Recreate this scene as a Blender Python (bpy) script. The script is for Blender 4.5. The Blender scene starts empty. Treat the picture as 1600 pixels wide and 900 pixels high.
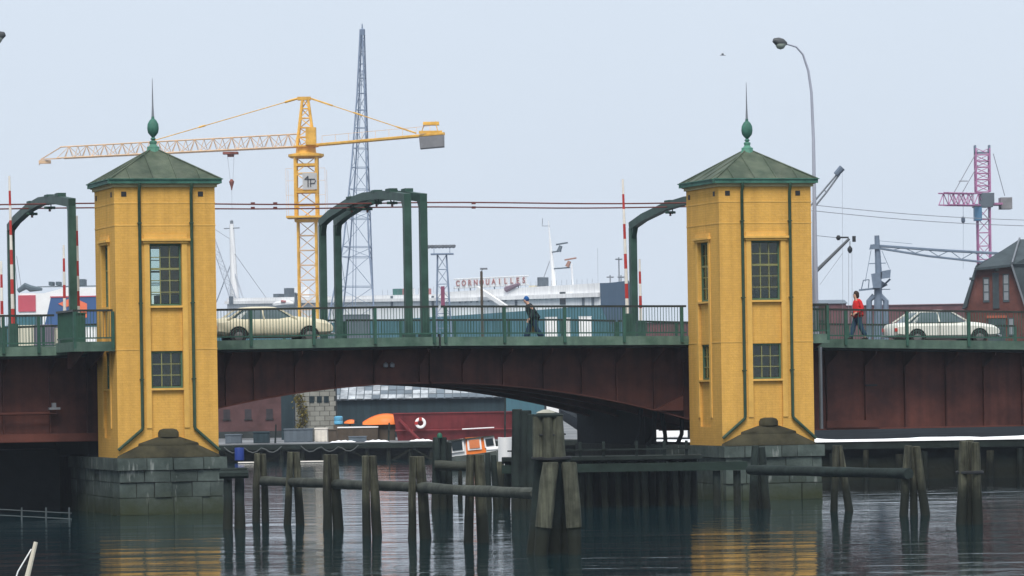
import bpy, math, random
from mathutils import Vector, Matrix
random.seed(7)
V = Vector; R = math.radians
sc = bpy.context.scene
COL = sc.collection

# ------------------------------------------------------------------ camera, sky, sun, exposure
F, CX, CY, TH, CH = 6400.0, 800.0, 603.0, R(0.9), 4.2      # focal length (px of a 1600 px frame), horizon row, roll, eye height
cam_d = bpy.data.cameras.new('camera'); cam = bpy.data.objects.new('camera', cam_d); COL.objects.link(cam)
cam_d.sensor_width = 36; cam_d.lens = 36 * F / 1600; cam_d.shift_y = (CY - 450) / 1600
cam_d.clip_start = 1; cam_d.clip_end = 6000
cam.matrix_world = Matrix.Translation((0, 0, CH)) @ Matrix.Rotation(R(90), 4, 'X') @ Matrix.Rotation(-TH, 4, 'Z')
sc.camera = cam
SUN_EL, SUN_AZ = R(54), R(185)          # azimuth clockwise from +Y: behind the camera, to its right
w = bpy.data.worlds.new('World'); sc.world = w; w.use_nodes = True
nt = w.node_tree; nt.nodes.clear()
out = nt.nodes.new('ShaderNodeOutputWorld'); bg = nt.nodes.new('ShaderNodeBackground')
sky = nt.nodes.new('ShaderNodeTexSky'); sky.sky_type = 'NISHITA'; sky.sun_disc = False
sky.sun_elevation = SUN_EL; sky.sun_rotation = SUN_AZ; sky.dust_density = 3.0; sky.ozone_density = 2.0
mixn = nt.nodes.new('ShaderNodeMix'); mixn.data_type = 'RGBA'; mixn.inputs[0].default_value = 0.93
mixn.inputs[7].default_value = (6.4, 7.25, 8.35, 1)         # the even overcast layer
tc = nt.nodes.new('ShaderNodeTexCoord'); cn = nt.nodes.new('ShaderNodeTexNoise'); cn.inputs['Scale'].default_value = 9; cn.inputs['Detail'].default_value = 4
nt.links.new(tc.outputs['Generated'], cn.inputs['Vector'])
cm = nt.nodes.new('ShaderNodeMix'); cm.data_type = 'RGBA'; cm.inputs[6].default_value = (6.0, 6.75, 7.75, 1); cm.inputs[7].default_value = (6.5, 7.2, 8.15, 1)   # soft mottling of the cloud layer
nt.links.new(cn.outputs['Fac'], cm.inputs[0]); nt.links.new(cm.outputs[2], mixn.inputs[7])
nt.links.new(sky.outputs[0], mixn.inputs[6]); nt.links.new(mixn.outputs[2], bg.inputs[0])
bg.inputs[1].default_value = 0.05
nt.links.new(bg.outputs[0], out.inputs[0])
sun_d = bpy.data.lights.new('sun', 'SUN'); sun_d.energy = 1.5; sun_d.angle = R(28); sun_d.color = (1, .95, .87)
sun = bpy.data.objects.new('sun', sun_d); COL.objects.link(sun)
sdir = V((math.sin(SUN_AZ) * math.cos(SUN_EL), math.cos(SUN_AZ) * math.cos(SUN_EL), math.sin(SUN_EL)))
sun.rotation_euler = sdir.to_track_quat('Z', 'Y').to_euler()
sc.view_settings.view_transform = 'Standard'; sc.view_settings.look = 'None'
sc.view_settings.exposure = 1.25; sc.view_settings.gamma = 1.0
sc.cycles.use_denoising = True
sc.cycles.max_bounces = 8; sc.cycles.volume_bounces = 1; sc.cycles.transparent_max_bounces = 12

# ------------------------------------------------------------------ surveying helpers
def at(px, py, Y):
    """world point at depth Y seen at pixel (px,py) of the photograph"""
    a = (px - CX) / F * Y; b = (CY - py) / F * Y
    return V((a * math.cos(TH) + b * math.sin(TH), Y, CH - a * math.sin(TH) + b * math.cos(TH)))
A = R(16.8); cA, sA = math.cos(A), math.sin(A)
O = V((-11.77, 140.0, 0))
def BR(s, t, z=0.0):
    return V((O.x + cA * s - sA * t, O.y + sA * s + cA * t, z))
def s_of(px, t, zrel=2.0):
    k = (px - CX) / F
    return (k * (O.y + cA * t) - O.x + sA * t + TH * zrel) / (cA - k * sA)

# ------------------------------------------------------------------ materials
MATS = {}
def mat(name, rgb, rough=.6, var=.18, scale=1.5, bump=.0, bscale=12., metal=0., streak=0., tide=None, spec=.25, rgb2=None, thr=None, lime=None, grain=0.):
    if name in MATS: return MATS[name]
    m = bpy.data.materials.new(name); m.use_nodes = True; MATS[name] = m
    nt = m.node_tree; N = nt.nodes; L = nt.links
    bs = N['Principled BSDF']; bs.inputs['Roughness'].default_value = rough; bs.inputs['Metallic'].default_value = metal
    bs.inputs['Specular IOR Level'].default_value = spec
    geo = N.new('ShaderNodeNewGeometry')
    oi = N.new('ShaderNodeObjectInfo')
    n1 = N.new('ShaderNodeTexNoise'); n1.inputs['Scale'].default_value = scale; n1.inputs['Detail'].default_value = 6
    n1.inputs['Roughness'].default_value = .65
    L.new(geo.outputs['Position'], n1.inputs['Vector'])
    cr = N.new('ShaderNodeValToRGB'); cr.color_ramp.elements[0].position = .3; cr.color_ramp.elements[1].position = .7
    lo = [max(0, c * (1 - var)) for c in rgb]; hi = [min(1, c * (1 + var)) for c in (rgb2 or rgb)]
    if thr: cr.color_ramp.elements[0].position, cr.color_ramp.elements[1].position = thr
    cr.color_ramp.elements[0].color = (*lo, 1); cr.color_ramp.elements[1].color = (*hi, 1)
    L.new(n1.outputs['Fac'], cr.inputs['Fac'])
    col = cr.outputs['Color']
    # a little difference from piece to piece
    mr = N.new('ShaderNodeMapRange'); mr.inputs['To Min'].default_value = 1 - var * .6; mr.inputs['To Max'].default_value = 1 + var * .6
    L.new(oi.outputs['Random'], mr.inputs['Value'])
    mm = N.new('ShaderNodeMix'); mm.data_type = 'RGBA'; mm.blend_type = 'MULTIPLY'; mm.inputs[0].default_value = 1
    L.new(col, mm.inputs[6]); L.new(mr.outputs[0], mm.inputs[7]); col = mm.outputs[2]
    if streak:
        mp = N.new('ShaderNodeMapping'); mp.inputs['Scale'].default_value = (2.2, 2.2, .16)
        L.new(geo.outputs['Position'], mp.inputs['Vector'])
        n2 = N.new('ShaderNodeTexNoise'); n2.inputs['Scale'].default_value = 1.6; n2.inputs['Detail'].default_value = 5
        L.new(mp.outputs[0], n2.inputs['Vector'])
        c2 = N.new('ShaderNodeValToRGB'); c2.color_ramp.elements[0].position = .42; c2.color_ramp.elements[1].position = .75
        c2.color_ramp.elements[0].color = (1, 1, 1, 1); c2.color_ramp.elements[1].color = (1 - streak, 1 - streak, 1 - streak * .9, 1)
        L.new(n2.outputs['Fac'], c2.inputs['Fac'])
        m2 = N.new('ShaderNodeMix'); m2.data_type = 'RGBA'; m2.blend_type = 'MULTIPLY'; m2.inputs[0].default_value = 1
        L.new(col, m2.inputs[6]); L.new(c2.outputs[0], m2.inputs[7]); col = m2.outputs[2]
    if grain:                                               # split, weathered vertical grain
        mp = N.new('ShaderNodeMapping'); mp.inputs['Scale'].default_value = (16, 16, .9); L.new(geo.outputs['Position'], mp.inputs['Vector'])
        n5 = N.new('ShaderNodeTexNoise'); n5.inputs['Scale'].default_value = 1.0; n5.inputs['Detail'].default_value = 5; L.new(mp.outputs[0], n5.inputs['Vector'])
        c5 = N.new('ShaderNodeMapRange'); c5.inputs['From Min'].default_value = .32; c5.inputs['From Max'].default_value = .68; c5.inputs['To Min'].default_value = 1 - grain; c5.inputs['To Max'].default_value = 1 + grain * .7
        L.new(n5.outputs['Fac'], c5.inputs['Value'])
        m5 = N.new('ShaderNodeMix'); m5.data_type = 'RGBA'; m5.blend_type = 'MULTIPLY'; m5.inputs[0].default_value = 1
        L.new(col, m5.inputs[6]); L.new(c5.outputs[0], m5.inputs[7]); col = m5.outputs[2]
    if lime:                                                # white lime runs from the joints
        mp = N.new('ShaderNodeMapping'); mp.inputs['Scale'].default_value = (3.2, 3.2, .7); L.new(geo.outputs['Position'], mp.inputs['Vector'])
        n4 = N.new('ShaderNodeTexNoise'); n4.inputs['Scale'].default_value = 1.3; n4.inputs['Detail'].default_value = 7; L.new(mp.outputs[0], n4.inputs['Vector'])
        c4 = N.new('ShaderNodeValToRGB'); c4.color_ramp.elements[0].position = .63; c4.color_ramp.elements[1].position = .72
        L.new(n4.outputs['Fac'], c4.inputs['Fac'])
        m4 = N.new('ShaderNodeMix'); m4.data_type = 'RGBA'; m4.inputs[7].default_value = (*lime, 1)
        L.new(c4.outputs['Color'], m4.inputs[0]); L.new(col, m4.inputs[6]); col = m4.outputs[2]
    if tide:                                                # algae and wet below the high-water mark
        z0, z1, trgb = tide
        sp = N.new('ShaderNodeSeparateXYZ'); L.new(geo.outputs['Position'], sp.inputs[0])
        n3 = N.new('ShaderNodeTexNoise'); n3.inputs['Scale'].default_value = 2.5; n3.inputs['Detail'].default_value = 4
        L.new(geo.outputs['Position'], n3.inputs['Vector'])
        ad = N.new('ShaderNodeMath'); ad.operation = 'MULTIPLY_ADD'; ad.inputs[1].default_value = .7
        L.new(n3.outputs['Fac'], ad.inputs[0]); L.new(sp.outputs['Z'], ad.inputs[2])
        r3 = N.new('ShaderNodeMapRange'); r3.inputs['From Min'].default_value = z0 + .35; r3.inputs['From Max'].default_value = z1 + .35
        L.new(ad.outputs[0], r3.inputs['Value'])
        m3 = N.new('ShaderNodeMix'); m3.data_type = 'RGBA'; m3.inputs[6].default_value = (*trgb, 1)
        L.new(r3.outputs[0], m3.inputs[0]); L.new(col, m3.inputs[7]); col = m3.outputs[2]
    L.new(col, bs.inputs['Base Color'])
    if bump:
        nb = N.new('ShaderNodeTexNoise'); nb.inputs['Scale'].default_value = bscale; nb.inputs['Detail'].default_value = 5
        L.new(geo.outputs['Position'], nb.inputs['Vector'])
        b = N.new('ShaderNodeBump'); b.inputs['Strength'].default_value = bump; b.inputs['Distance'].default_value = .03
        L.new(nb.outputs['Fac'], b.inputs['Height']); L.new(b.outputs[0], bs.inputs['Normal'])
    return m

yellow = mat('yellow_render', (.655, .375, .09), .9, .06, 5.0, .35, 12, streak=.17, spec=.1, tide=(1.5, 2.9, (.46, .27, .07)))
yellow_trim = mat('yellow_trim', (.66, .39, .095), .85, .1, 2.5, .2, 12, streak=.12, spec=.2)
cream_trim = mat('cream_soffit', (.36, .32, .17), .8, .12, 3)
copper = mat('verdigris_copper', (.024, .09, .065), .6, .35, 1.8, .2, 10, rgb2=(.042, .13, .098))
roofmat = mat('weathered_copper_roof', (.045, .072, .046), .6, .25, 1.3, .25, 8, rgb2=(.085, .102, .07), streak=.2)
green_pipe = mat('green_downpipe', (0.027, 0.057, 0.036), .55, .25, 4)
green_steel = mat('green_painted_steel', (.024, .06, .046), .5, .22, 1.6, .15, 12, rgb2=(.034, .078, .06), streak=.2)
fascia_m = mat('green_fascia', (.06, .125, .09), .6, .3, 1.1, .2, 9, rgb2=(.1, .155, .122), streak=.3)
rail_m = mat('dark_green_rail', (.03, .085, .062), .5, .2, 4)
rail_top = mat('brown_handrail', (.028, .033, .028), .5, .2, 4)
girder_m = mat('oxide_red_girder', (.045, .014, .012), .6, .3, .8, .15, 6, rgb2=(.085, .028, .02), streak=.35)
girder_d = mat('oxide_red_flange', (0.095, 0.03, 0.021), .6, .3, .8, .1, 6)
pit_m = mat('shaded_black_concrete', (.012, .016, .018), .95, .3, .6, .3, 5)  # near-black copy of the concrete; under-deck shade is put into the colour
fence_m = mat('dark_galvanised', (.06, .075, .08), .7, .2, 2)
concrete = mat('dark_concrete', (.03, .036, .036), .9, .3, .6, .4, 5, streak=.3, tide=(.4, .9, (.02, .028, .02)))
asphalt = mat('asphalt', (.06, .06, .062), .9, .15, 2)
stone_m = mat('granite_block', (.036, .054, .048), .85, .32, 1.1, .6, 6, rgb2=(.068, .086, .08), tide=(.05, .9, (.028, .036, .016)), lime=(.2, .22, .21))
mortar = mat('granite_joint', (0.04, 0.0425, 0.0375), .95, .3, 3, .4, 8, tide=(.2, 1.0, (.03, .04, .02)))
capstone = mat('mossy_capstone', (.026, .025, .014), .9, .3, 1.5, .5, 7, rgb2=(.045, .041, .023))
win_green = mat('green_window_frame', (0.06, 0.12, 0.072), .6, .15, 4)
muntin_m = mat('olive_muntin', (0.21, 0.21, 0.084), .6, .12, 4)
dark_m = mat('dark_interior', (.05, .045, .035), .9, .2, 1)
black_m = mat('black_iron', (.02, .022, .024), .6, .2, 3)
wood_pile = mat('weathered_timber', (.034, .037, .024), .85, .35, 2.0, .8, 5, rgb2=(.066, .067, .046), streak=.45, tide=(.7, 1.35, (.009, .012, .008)), grain=.6)
wood_dry = mat('dry_grey_timber', (.042, .046, .033), .9, .3, 1.6, .8, 5, rgb2=(.078, .082, .06), streak=.3, grain=.5)
wood_log = mat('wet_timber_log', (.026, .032, .026), .8, .35, 1.6, .7, 6, rgb2=(.05, .055, .045))
wood_dark = mat('tarred_timber', (.007, .013, .012), .85, .3, 1.5, .6, 6, rgb2=(.014, .022, .02), tide=(.4, 1.0, (.012, .015, .01)))
snow_m = mat('old_snow', (.86, .87, .89), .8, .1, .8, .4, 3)
snow_ground = mat('trampled_snow_ground', (.07, .075, .08), .9, .4, .25, .4, 2, rgb2=(.2, .21, .22))
white_p = mat('white_paint', (.82, .82, .82), .5, .06, .8)
ship_white = mat('weathered_ship_white', (.74, .75, .76), .6, .1, .12, streak=.22)
cream_p = mat('cream_car_paint', (.62, .57, .42), .35, .04, 2)
offwhite_p = mat('white_car_paint', (.66, .66, .60), .35, .04, 2)
red_p = mat('red_band_paint', (.42, .04, .035), .5, .15, 2)
rw_white = mat('white_band_paint', (.72, .68, .62), .5, .12, 2)
steel_grey = mat('galvanised_steel', (0.195, 0.21, 0.2325), .45, .15, 2, metal=.3)
lamp_grey = mat('pale_lamp_pole', (.33, .35, .42), .5, .1, 2)
wire_m = mat('rusty_wire', (.12, .035, .03), .6, .2, 1)
wire_g = mat('grey_wire', (.22, .23, .26), .6, .1, 1)
crane_y = mat('yellow_crane_paint', (.62, .33, .045), .5, .2, 1.2, rgb2=(.70, .40, .07))
crane_w = mat('cream_crane_paint', (.62, .42, .26), .5, .2, 1.2)
crane_r = mat('hazed_red_crane_paint', (.40, .16, .31), .5, .2, 1.2)  # red paled towards mauve, with the distance haze mixed into the colour
crane_b = mat('blue_grey_crane_paint', (.13, .17, .23), .5, .2, 1.0)
lattice_b = mat('hazed_blue_grey_lattice', (.17, .22, .31), .5, .15, 1.0)  # its own blue-grey, lightened by painting in some distance haze
grey_blk = mat('grey_counterweight', (.22, .22, .23), .9, .2, .8, .3, 4)
sign_black = mat('sign_black', (.03, .03, .035), .6, .05, 1)
hull_teal = mat('teal_hull_paint', (.05, .16, .20), .5, .15, .15, streak=.2)
hull_blue = mat('dark_blue_bulwark', (.045, .085, .14), .5, .15, .2)
ship_blue = mat('blue_ship_panel', (.03, .09, .24), .5, .1, .2)
logo_o = mat('orange_emblem', (.78, .16, .06), .5, .05, 1)
ship_red = mat('red_ship_panel', (.50, .07, .10), .5, .1, .3)
letter_red = mat('hazed_red_letter', (.38, .15, .15), .5, .05, 1)  # red dulled and paled; the haze over the ferry is painted in
car_glass = mat('sky_tinted_car_glass', (.10, .135, .15), .1, .1, 1)  # opaque glass; reflected sky is put into its lighter bluish colour
pale_lattice = mat('pale_grey_lattice', (.34, .37, .42), .6, .1, 1)
glass_dark = mat('dark_glass', (.02, .03, .035), .08, .1, 1)
brick_far = mat('dull_red_brick', (0.0935, 0.0303, 0.0231), .85, .25, .9, .4, 4, rgb2=(0.121, 0.044, 0.033))
brick_hall = mat('red_boarded_wall', (0.114, 0.045, 0.048), .85, .25, .6, .2, 3)
slate = mat('blue_slate', (0.0315, 0.0455, 0.0525), .6, .25, .7, .3, 5, rgb2=(0.049, 0.0665, 0.0735))
curtain = mat('pale_curtain', (.2, .22, .24), .8, .1, 3)
roof_grey = mat('grey_roofing', (.13, .16, .19), .7, .2, .6)
shed_teal = mat('dark_teal_boarding', (0.021, 0.039, 0.048), .8, .2, .8, .2, 5, streak=.3)
sheet_snow = mat('snow_flecked_roofing', (0.21, 0.238, 0.266), .8, .25, 1.2, .3, 3, rgb2=(0.42, 0.448, 0.476))
blockwork = mat('pale_blockwork', (0.216, 0.216, 0.192), .9, .16, 1.5, .4, 8)
hull_red = mat('red_barge_paint', (0.176, 0.028, 0.032), .55, .25, .7, .15, 4, streak=.35)
orange_m = mat('orange_hull', (.75, .19, .035), .45, .08, 1)
barrel_b = mat('light_blue_plastic', (.10, .34, .52), .5, .08, 1)
blue_m = mat('bright_blue_plastic', (.012, .035, .2), .5, .08, 1)
grey_box = mat('grey_blue_container', (0.096, 0.12, 0.144), .6, .15, .6)
brown_wall = mat('brown_boards', (0.078, 0.06, 0.045), .85, .2, 1.2)
rubber = mat('tyre_rubber', (.02, .02, .02), .8, .1, 3)
chrome = mat('chrome_trim', (.5, .5, .5), .25, .05, 1, metal=.9)
tail_red = mat('red_tail_lamp', (.55, .03, .02), .3, .05, 1)
skin_m = mat('skin', (.5, .3, .22), .6, .06, 3)
red_cloth = mat('red_jacket_cloth', (.62, .025, .025), .8, .15, 4)
denim = mat('blue_denim', (.02, .05, .10), .85, .15, 5)
hair_m = mat('brown_hair', (.035, .02, .012), .6, .2, 6)
navy_cloth = mat('navy_cloth', (.012, .035, .07), .85, .2, 4)
olive_cloth = mat('olive_cloth', (.02, .028, .035), .85, .2, 4)
blue_hat = mat('blue_knit', (.015, .09, .28), .9, .15, 5)
bag_m = mat('brown_bag', (.24, .15, .05), .7, .2, 4)
shoe_m = mat('dark_shoe', (.02, .018, .016), .6, .1, 4)
feather = mat('grey_feather', (.45, .47, .5), .8, .1, 3)
cont_cream = mat('cream_container', (.55, .53, .42), .6, .1, .6)
cont_purple = mat('mauve_container', (.16, .13, .18), .6, .15, .6)

def painted_brick(m):                       # thin joints of painted brickwork showing through the yellow paint
    nt = m.node_tree; N = nt.nodes; L = nt.links; bs = N['Principled BSDF']; src = bs.inputs['Base Color'].links[0].from_socket
    tc = N.new('ShaderNodeTexCoord'); sp = N.new('ShaderNodeSeparateXYZ'); L.new(tc.outputs['Object'], sp.inputs[0])
    ad = N.new('ShaderNodeMath'); L.new(sp.outputs['X'], ad.inputs[0]); L.new(sp.outputs['Y'], ad.inputs[1])
    cb = N.new('ShaderNodeCombineXYZ'); L.new(ad.outputs[0], cb.inputs[0]); L.new(sp.outputs['Z'], cb.inputs[1])
    br = N.new('ShaderNodeTexBrick'); br.inputs['Scale'].default_value = 1; br.inputs['Brick Width'].default_value = .26; br.inputs['Row Height'].default_value = .085
    br.inputs['Mortar Size'].default_value = .009; br.inputs['Color1'].default_value = (1, 1, 1, 1); br.inputs['Color2'].default_value = (.95, .945, .93, 1); br.inputs['Mortar'].default_value = (.88, .87, .84, 1)
    L.new(cb.outputs[0], br.inputs['Vector'])
    mx = N.new('ShaderNodeMix'); mx.data_type = 'RGBA'; mx.blend_type = 'MULTIPLY'; mx.inputs[0].default_value = 1
    L.new(src, mx.inputs[6]); L.new(br.outputs['Color'], mx.inputs[7]); L.new(mx.outputs[2], bs.inputs['Base Color'])
painted_brick(yellow)
def glass_mat():
    m = bpy.data.materials.new('window_glass'); m.use_nodes = True
    nt = m.node_tree; N = nt.nodes; L = nt.links; N.clear()
    o = N.new('ShaderNodeOutputMaterial'); mx = N.new('ShaderNodeMixShader'); t = N.new('ShaderNodeBsdfTransparent')
    t.inputs[0].default_value = (.86, .92, .9, 1)
    g = N.new('ShaderNodeBsdfGlossy'); g.inputs['Roughness'].default_value = .04; g.inputs['Color'].default_value = (.8, .9, .9, 1)
    fr = N.new('ShaderNodeFresnel'); fr.inputs[0].default_value = 1.5
    L.new(fr.outputs[0], mx.inputs[0]); L.new(t.outputs[0], mx.inputs[1]); L.new(g.outputs[0], mx.inputs[2]); L.new(mx.outputs[0], o.inputs[0])
    return m
glass = glass_mat()

# ------------------------------------------------------------------ mesh builder
class MB:
    def __init__(s): s.v = []; s.f = []
    def add(s, vs, fs):
        o = len(s.v); s.v += [tuple(p) for p in vs]; s.f += [tuple(i + o for i in f) for f in fs]; return s
    def hexa(s, p):          # p: 4 bottom ccw then 4 top ccw
        return s.add(p, [(3, 2, 1, 0), (4, 5, 6, 7), (0, 1, 5, 4), (1, 2, 6, 5), (2, 3, 7, 6), (3, 0, 4, 7)])
    def box(s, x0, x1, y0, y1, z0, z1, j=0.):
        p = [(x0, y0, z0), (x1, y0, z0), (x1, y1, z0), (x0, y1, z0), (x0, y0, z1), (x1, y0, z1), (x1, y1, z1), (x0, y1, z1)]
        if j: p = [tuple(c + random.uniform(-j, j) for c in q) for q in p]
        return s.hexa(p)
    def prism(s, poly, d):   # poly: list of 3D points (one planar face), d: extrusion vector
        n = len(poly); d = V(d); a = [V(p) for p in poly]
        return s.add(a + [p + d for p in a], [tuple(range(n))[::-1], tuple(range(n, 2 * n))] + [(i, (i + 1) % n, (i + 1) % n + n, i + n) for i in range(n)])
    def tube(s, pts, r, n=8, caps=True, jitter=0.):
        pts = [V(p) for p in pts]; k = len(pts)
        rr = r if isinstance(r, (list, tuple)) else [r] * k
        vs = []; up = None
        for i, p in enumerate(pts):
            d = (pts[min(i + 1, k - 1)] - pts[max(i - 1, 0)]).normalized()
            if up is None:
                up = V((0, 0, 1)) if abs(d.z) < .9 else V((1, 0, 0))
            x = d.cross(up).normalized(); y = x.cross(d).normalized(); up = y
            for q in range(n):
                a = 2 * math.pi * (q + .5) / n
                rad = rr[i] * (1 + random.uniform(-jitter, jitter))
                vs.append(p + (x * math.cos(a) + y * math.sin(a)) * rad)
        fs = []
        for i in range(k - 1):
            for q in range(n):
                a, b = i * n + q, i * n + (q + 1) % n
                fs.append((a, b, b + n, a + n))
        if caps: fs += [tuple(range(n))[::-1], tuple(range((k - 1) * n, k * n))]
        return s.add(vs, fs)
    def bar(s, p, q, r): return s.tube([p, q], r * 1.2, 4)
    def lathe(s, prof, c=(0, 0, 0), n=16, a0=0., a1=360.):
        c = V(c); vs = []; full = abs(a1 - a0 - 360) < 1e-3; m = n if full else n + 1
        for r, z in prof:
            for q in range(m):
                a = R(a0 + (a1 - a0) * q / n); vs.append(c + V((r * math.cos(a), r * math.sin(a), z)))
        fs = []
        for i in range(len(prof) - 1):
            for q in range(n):
                a, b = i * m + q, i * m + (q + 1) % m
                fs.append((a, b, b + m, a + m))
        fs += [tuple(range(m))[::-1], tuple(range((len(prof) - 1) * m, len(prof) * m))]
        if not full: fs.append(tuple(i * m for i in range(len(prof)))[::-1] if 0 else tuple([i * m for i in range(len(prof))] + [i * m + n for i in reversed(range(len(prof)))]))
        return s.add(vs, fs)
    def sweep(s, pts, wx, h, side):   # rectangular section: half width wx along side vector, height h below the path
        side = V(side); vs = []
        for i, p in enumerate(pts):
            p = V(p); d = (V(pts[min(i + 1, len(pts) - 1)]) - V(pts[max(i - 1, 0)])).normalized(); nn = side.cross(d).normalized()
            if nn.z < 0: nn = -nn
            if abs(nn.z) < .2 and i in (0, len(pts) - 1): pass
            for a, b in ((-1, 0), (1, 0), (1, -1), (-1, -1)): vs.append(p + side * wx * a + nn * h * b)
        fs = [(0, 1, 2, 3), tuple(len(vs) - 4 + i for i in (3, 2, 1, 0))]
        for i in range(len(pts) - 1):
            for q in range(4): a, b = i * 4 + q, i * 4 + (q + 1) % 4; fs.append((a, a + 4, b + 4, b))
        return s.add(vs, fs)
    def mesh(s, name, m, smooth=False, off=None):
        me = bpy.data.meshes.new(name)
        vs = s.v if off is None else [(a - off[0], b - off[1], c - off[2]) for a, b, c in s.v]
        me.from_pydata(vs, [], s.f); me.materials.append(m)
        import bmesh
        bm = bmesh.new(); bm.from_mesh(me); bmesh.ops.recalc_face_normals(bm, faces=bm.faces); bm.to_mesh(me); bm.free()
        if smooth:
            for p in me.polygons: p.use_smooth = True
            try: me.set_sharp_from_angle(angle=R(40))
            except Exception: pass
        return me
ORG = {}
def root_org(o):
    while o.parent is not None: o = o.parent
    return ORG.get(o.name, V((0, 0, 0)))
def link(name, me, parent=None, loc=(0, 0, 0), rz=0.):
    o = bpy.data.objects.new(name, me); COL.objects.link(o); o.parent = parent; o.location = loc; o.rotation_euler = (0, 0, rz); return o
def tag(o, label=None, cat=None, group=None, kind=None):
    if label: o['label'] = label
    if cat: o['category'] = cat
    if group: o['group'] = group
    if kind: o['kind'] = kind
    return o
def thing(name, label, cat, org, frame='world', group=None, kind=None):
    """an Empty at the thing's base; its parts are modelled in world or bridge (s,t,z) coordinates"""
    org = V(org); o = bpy.data.objects.new(name, None); COL.objects.link(o); o.empty_display_size = .2
    if frame == 'bridge': o.location = BR(*org); o.rotation_euler = (0, 0, A)
    else: o.location = org
    ORG[o.name] = org
    return tag(o, label, cat, group, kind)
def part(name, mb, m, parent, smooth=False, kind=None, label=None):
    o = link(name, mb.mesh(name, m, smooth, root_org(parent)), parent)
    if kind: o['kind'] = kind
    if label: o['label'] = label
    return o
def solo(name, mb, m, label, cat, org, frame='world', group=None, smooth=False, kind=None):
    org = V(org); o = link(name, mb.mesh(name, m, smooth, org), None)
    if frame == 'bridge': o.location = BR(*org); o.rotation_euler = (0, 0, A)
    else: o.location = org
    ORG[o.name] = org
    return tag(o, label, cat, group, kind)
def interp(tab, x):
    if x <= tab[0][0]: return tab[0][1]
    for (a, b), (c, d) in zip(tab, tab[1:]):
        if x <= c: return b + (d - b) * (x - a) / (c - a)
    return tab[-1][1]
def lattice(P0, P1, w0, w1, n, rc, rb, side=None, tri=False):
    """four (or three) chords between P0 and P1 and zigzag bracing; returns list of chord builders and one bracing builder"""
    P0, P1 = V(P0), V(P1); d = (P1 - P0).normalized()
    if side is None: side = V((1, 0, 0)) if abs(d.z) > .7 else V((0, 0, 1)).cross(d)
    x = V(side).normalized(); y = d.cross(x).normalized(); x = y.cross(d).normalized()
    cs = [(-1, -1), (1, -1), (1, 1), (-1, 1)] if not tri else [(-1, -1), (1, -1), (0, 1)]
    if tri and y.z < 0: cs = [(a, -b) for a, b in cs]
    def pt(i, k):
        f = i / n; wd = (w0 + (w1 - w0) * f) / 2; return P0 + (P1 - P0) * f + x * (cs[k][0] * wd) + y * (cs[k][1] * wd)
    chords = []
    for k in range(len(cs)): chords.append(MB().tube([pt(0, k), pt(n, k)], rc, 5))
    br = MB()
    for i in range(n):
        for k in range(len(cs)):
            k2 = (k + 1) % len(cs)
            if (i + k) % 2: br.tube([pt(i, k), pt(i + 1, k2)], rb, 4, False)
            else: br.tube([pt(i, k2), pt(i + 1, k)], rb, 4, False)
            br.tube([pt(i, k), pt(i, k2)], rb, 4, False)
    return chords, br

# ------------------------------------------------------------------ water and ground
def water_mat():
    m = bpy.data.materials.new('harbour_water'); m.use_nodes = True
    nt = m.node_tree; N = nt.nodes; L = nt.links; bs = N['Principled BSDF']
    bs.inputs['Base Color'].default_value = (.003, .02, .026, 1); bs.inputs['Roughness'].default_value = .06; bs.inputs['IOR'].default_value = 1.33
    geo = N.new('ShaderNodeNewGeometry')
    hs = None
    for sx, sy, scl, det, amp, ro in ((.12, .5, .45, 1.5, 1.25, 4), (.22, .8, .8, 3, .8, -12), (.5, 1.1, 1.6, 3, .24, 24), (1.0, 1.6, 3.2, 2, .05, -8)):
        mp = N.new('ShaderNodeMapping'); mp.inputs['Scale'].default_value = (sx, sy, 1); mp.inputs['Rotation'].default_value = (0, 0, R(ro))
        L.new(geo.outputs['Position'], mp.inputs['Vector'])
        n = N.new('ShaderNodeTexNoise'); n.inputs['Scale'].default_value = scl; n.inputs['Detail'].default_value = det
        L.new(mp.outputs[0], n.inputs['Vector'])
        mu = N.new('ShaderNodeMath'); mu.operation = 'MULTIPLY_ADD'; mu.inputs[1].default_value = amp
        L.new(n.outputs['Fac'], mu.inputs[0])
        if hs: L.new(hs, mu.inputs[2])
        else: mu.inputs[2].default_value = 0
        hs = mu.outputs[0]
    b = N.new('ShaderNodeBump'); b.inputs['Strength'].default_value = 1.0; b.inputs['Distance'].default_value = .055
    L.new(hs, b.inputs['Height']); L.new(b.outputs[0], bs.inputs['Normal'])
    return m
wm = MB(); wm.add([(-500, -40, 0), (500, -40, 0), (500, 1300, 0), (-500, 1300, 0)], [(0, 1, 2, 3)])
tag(link('water', wm.mesh('water', water_mat())), 'dark rippled harbour water under the bridge', None, None, 'structure')

QZ = 1.05      # far quay
g = MB().box(-260, 4.5, 240, 450, -2, QZ); tag(link('ground', g.mesh('ground', snow_ground)), 'snowy quay ground beyond the bridge opening', None, None, 'structure')
RQ = 1.62
g2 = MB().box(5.0, 300, 173, 640, -2, RQ); rq = tag(link('quay_ground', g2.mesh('quay_ground', mat('wet_quay_paving', (.022, .026, .03), .95, .4, .5, .3, 3, spec=.0))), 'snowy quay ground behind the bridge', None, None, 'structure')
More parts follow.
